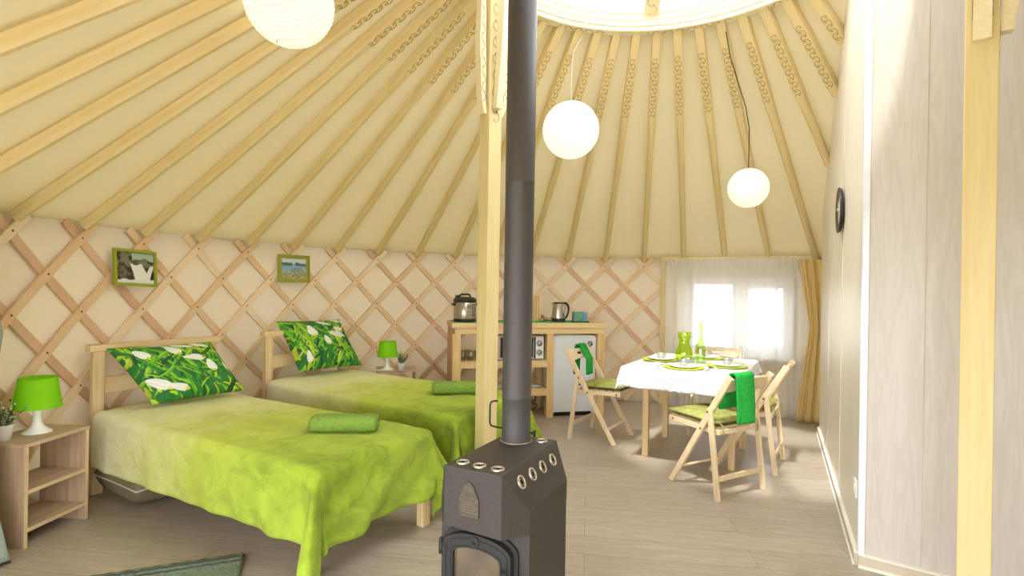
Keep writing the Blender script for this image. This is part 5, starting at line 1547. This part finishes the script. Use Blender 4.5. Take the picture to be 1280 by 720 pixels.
# ------------------------------------------------------------------ wall clock on the partition
cpos = K + D1 * 0.93 + N1 * 0.002
ck = thing('wall_clock', 'dark curved-rim wall clock seen edge-on on the partition wall', 'clock', (cpos.x, cpos.y, 1.80), 0)
ck.rotation_euler = Matrix((( D1.x, 0, N1.x), (D1.y, 0, N1.y), (0, 1, 0))).to_euler() if False else N1.to_track_quat('Z', 'Y').to_euler()
g = G(); g.lathe([(0.001, 0.0), (0.10, 0.0), (0.135, 0.010), (0.142, 0.022), (0.140, 0.027), (0.118, 0.021), (0.085, 0.016)], n=48); g.obj('rim', 'black', ck)
g = G(); g.lathe([(0.085, 0.0165), (0.04, 0.019), (0.001, 0.0195)], n=40); g.obj('dial', 'ceramic', ck)
g = G(); g.lathe([(0.001, 0.034), (0.010, 0.032), (0.012, 0.020)], n=16); g.box(-0.003, 0.003, 0, 0.06, 0.024, 0.027); g.box(-0.003, 0.045, -0.003, 0.003, 0.028, 0.031); g.obj('hands', 'steel', ck)

# socket low on the partition
sc_ = K + D1 * 0.10 + N1 * 0.0
g = G(); g.box(-0.04, 0.04, -0.04, 0.04, 0.0, 0.010); g.lathe([(0.026, 0.010), (0.026, 0.012), (0.022, 0.012), (0.020, 0.009)], n=24)
o = g.obj('wall_socket', 'white', bevel=0.002); o.location = (sc_.x, sc_.y, 0.335); o.rotation_euler = N1.to_track_quat('Z', 'Y').to_euler()
tag(o, 'small white wall socket low on the partition beside the corner strip', 'socket')

# ------------------------------------------------------------------ rug and grey-green curtain at the left
g = G()
ra = Vector((-1.235, 2.545, 0)); ru = Vector((-0.93, -0.37, 0)).normalized(); rv = Vector((0.37, -0.93, 0)).normalized()
def rg(u, v):
    p = ra + ru * (0.9 * u) + rv * (0.6 * v); e = math.sin(min(1, v / 0.12) * PI) if v < 0.12 else 0
    return (p.x, p.y, 0.010 + 0.022 * e + 0.0015 * math.sin(u * 60))
g.grid(rg, 60, 30)
o = g.obj('rug', 'rug', solid=0.008); tag(o, 'grey-green woven rug with dark fringe at the bottom of the photo', 'rug')
g = G(); r = random.Random(2)
for i in range(90):
    u = i / 89; p = ra + ru * (0.9 * u); q = p - rv * r.uniform(0.012, 0.035) + ru * r.uniform(-0.012, 0.012)
    g.tube([(p.x, p.y, 0.012), (q.x, q.y, 0.005)], 0.0045, n=5)
for k in range(3):
    g.tube([tuple(ra + ru * (0.9 * i / 60) + rv * (0.022 + 0.030 * k + 0.003 * math.sin(i * 1.6 + k)) + Vector((0, 0, 0.030 + 0.006 * (k == 1)))) for i in range(61)], 0.0035, n=5)
g.obj('fringe', 'rugdark', o)

g = G()
LE = [(-2.36, 1.75), (-2.345, 1.30), (-2.312, 1.13), (-2.292, 1.04), (-2.305, 0.95), (-2.335, 0.75), (-2.34, 0.50), (-2.318, 0.31), (-2.285, 0.17), (-2.243, 0.014)]
def lc(u, v):
    q = v * (len(LE) - 1); i = min(int(q), len(LE) - 2); f = q - i; f = f * f * (3 - 2 * f) * .5 + f * .5
    x = LE[i][0] * (1 - f) + LE[i + 1][0] * f; z = LE[i][1] * (1 - f) + LE[i + 1][1] * f
    return (x - 0.30 * (1 - u), 2.44 - 0.25 * (1 - u) + 0.015 * math.sin(u * 20), z)
g.grid(lc, 40, 30)
lcur = g.obj('door_curtain', 'greycloth', solid=0.006)
tag(lcur, 'grey-green cloth with dark hem at the left photo edge before the nightstand', 'curtain')
g = G(); g.tube([Vector(lc(i / 30, 1.0)) for i in range(31)], 0.007, n=6); g.obj('hem', 'hem', lcur)
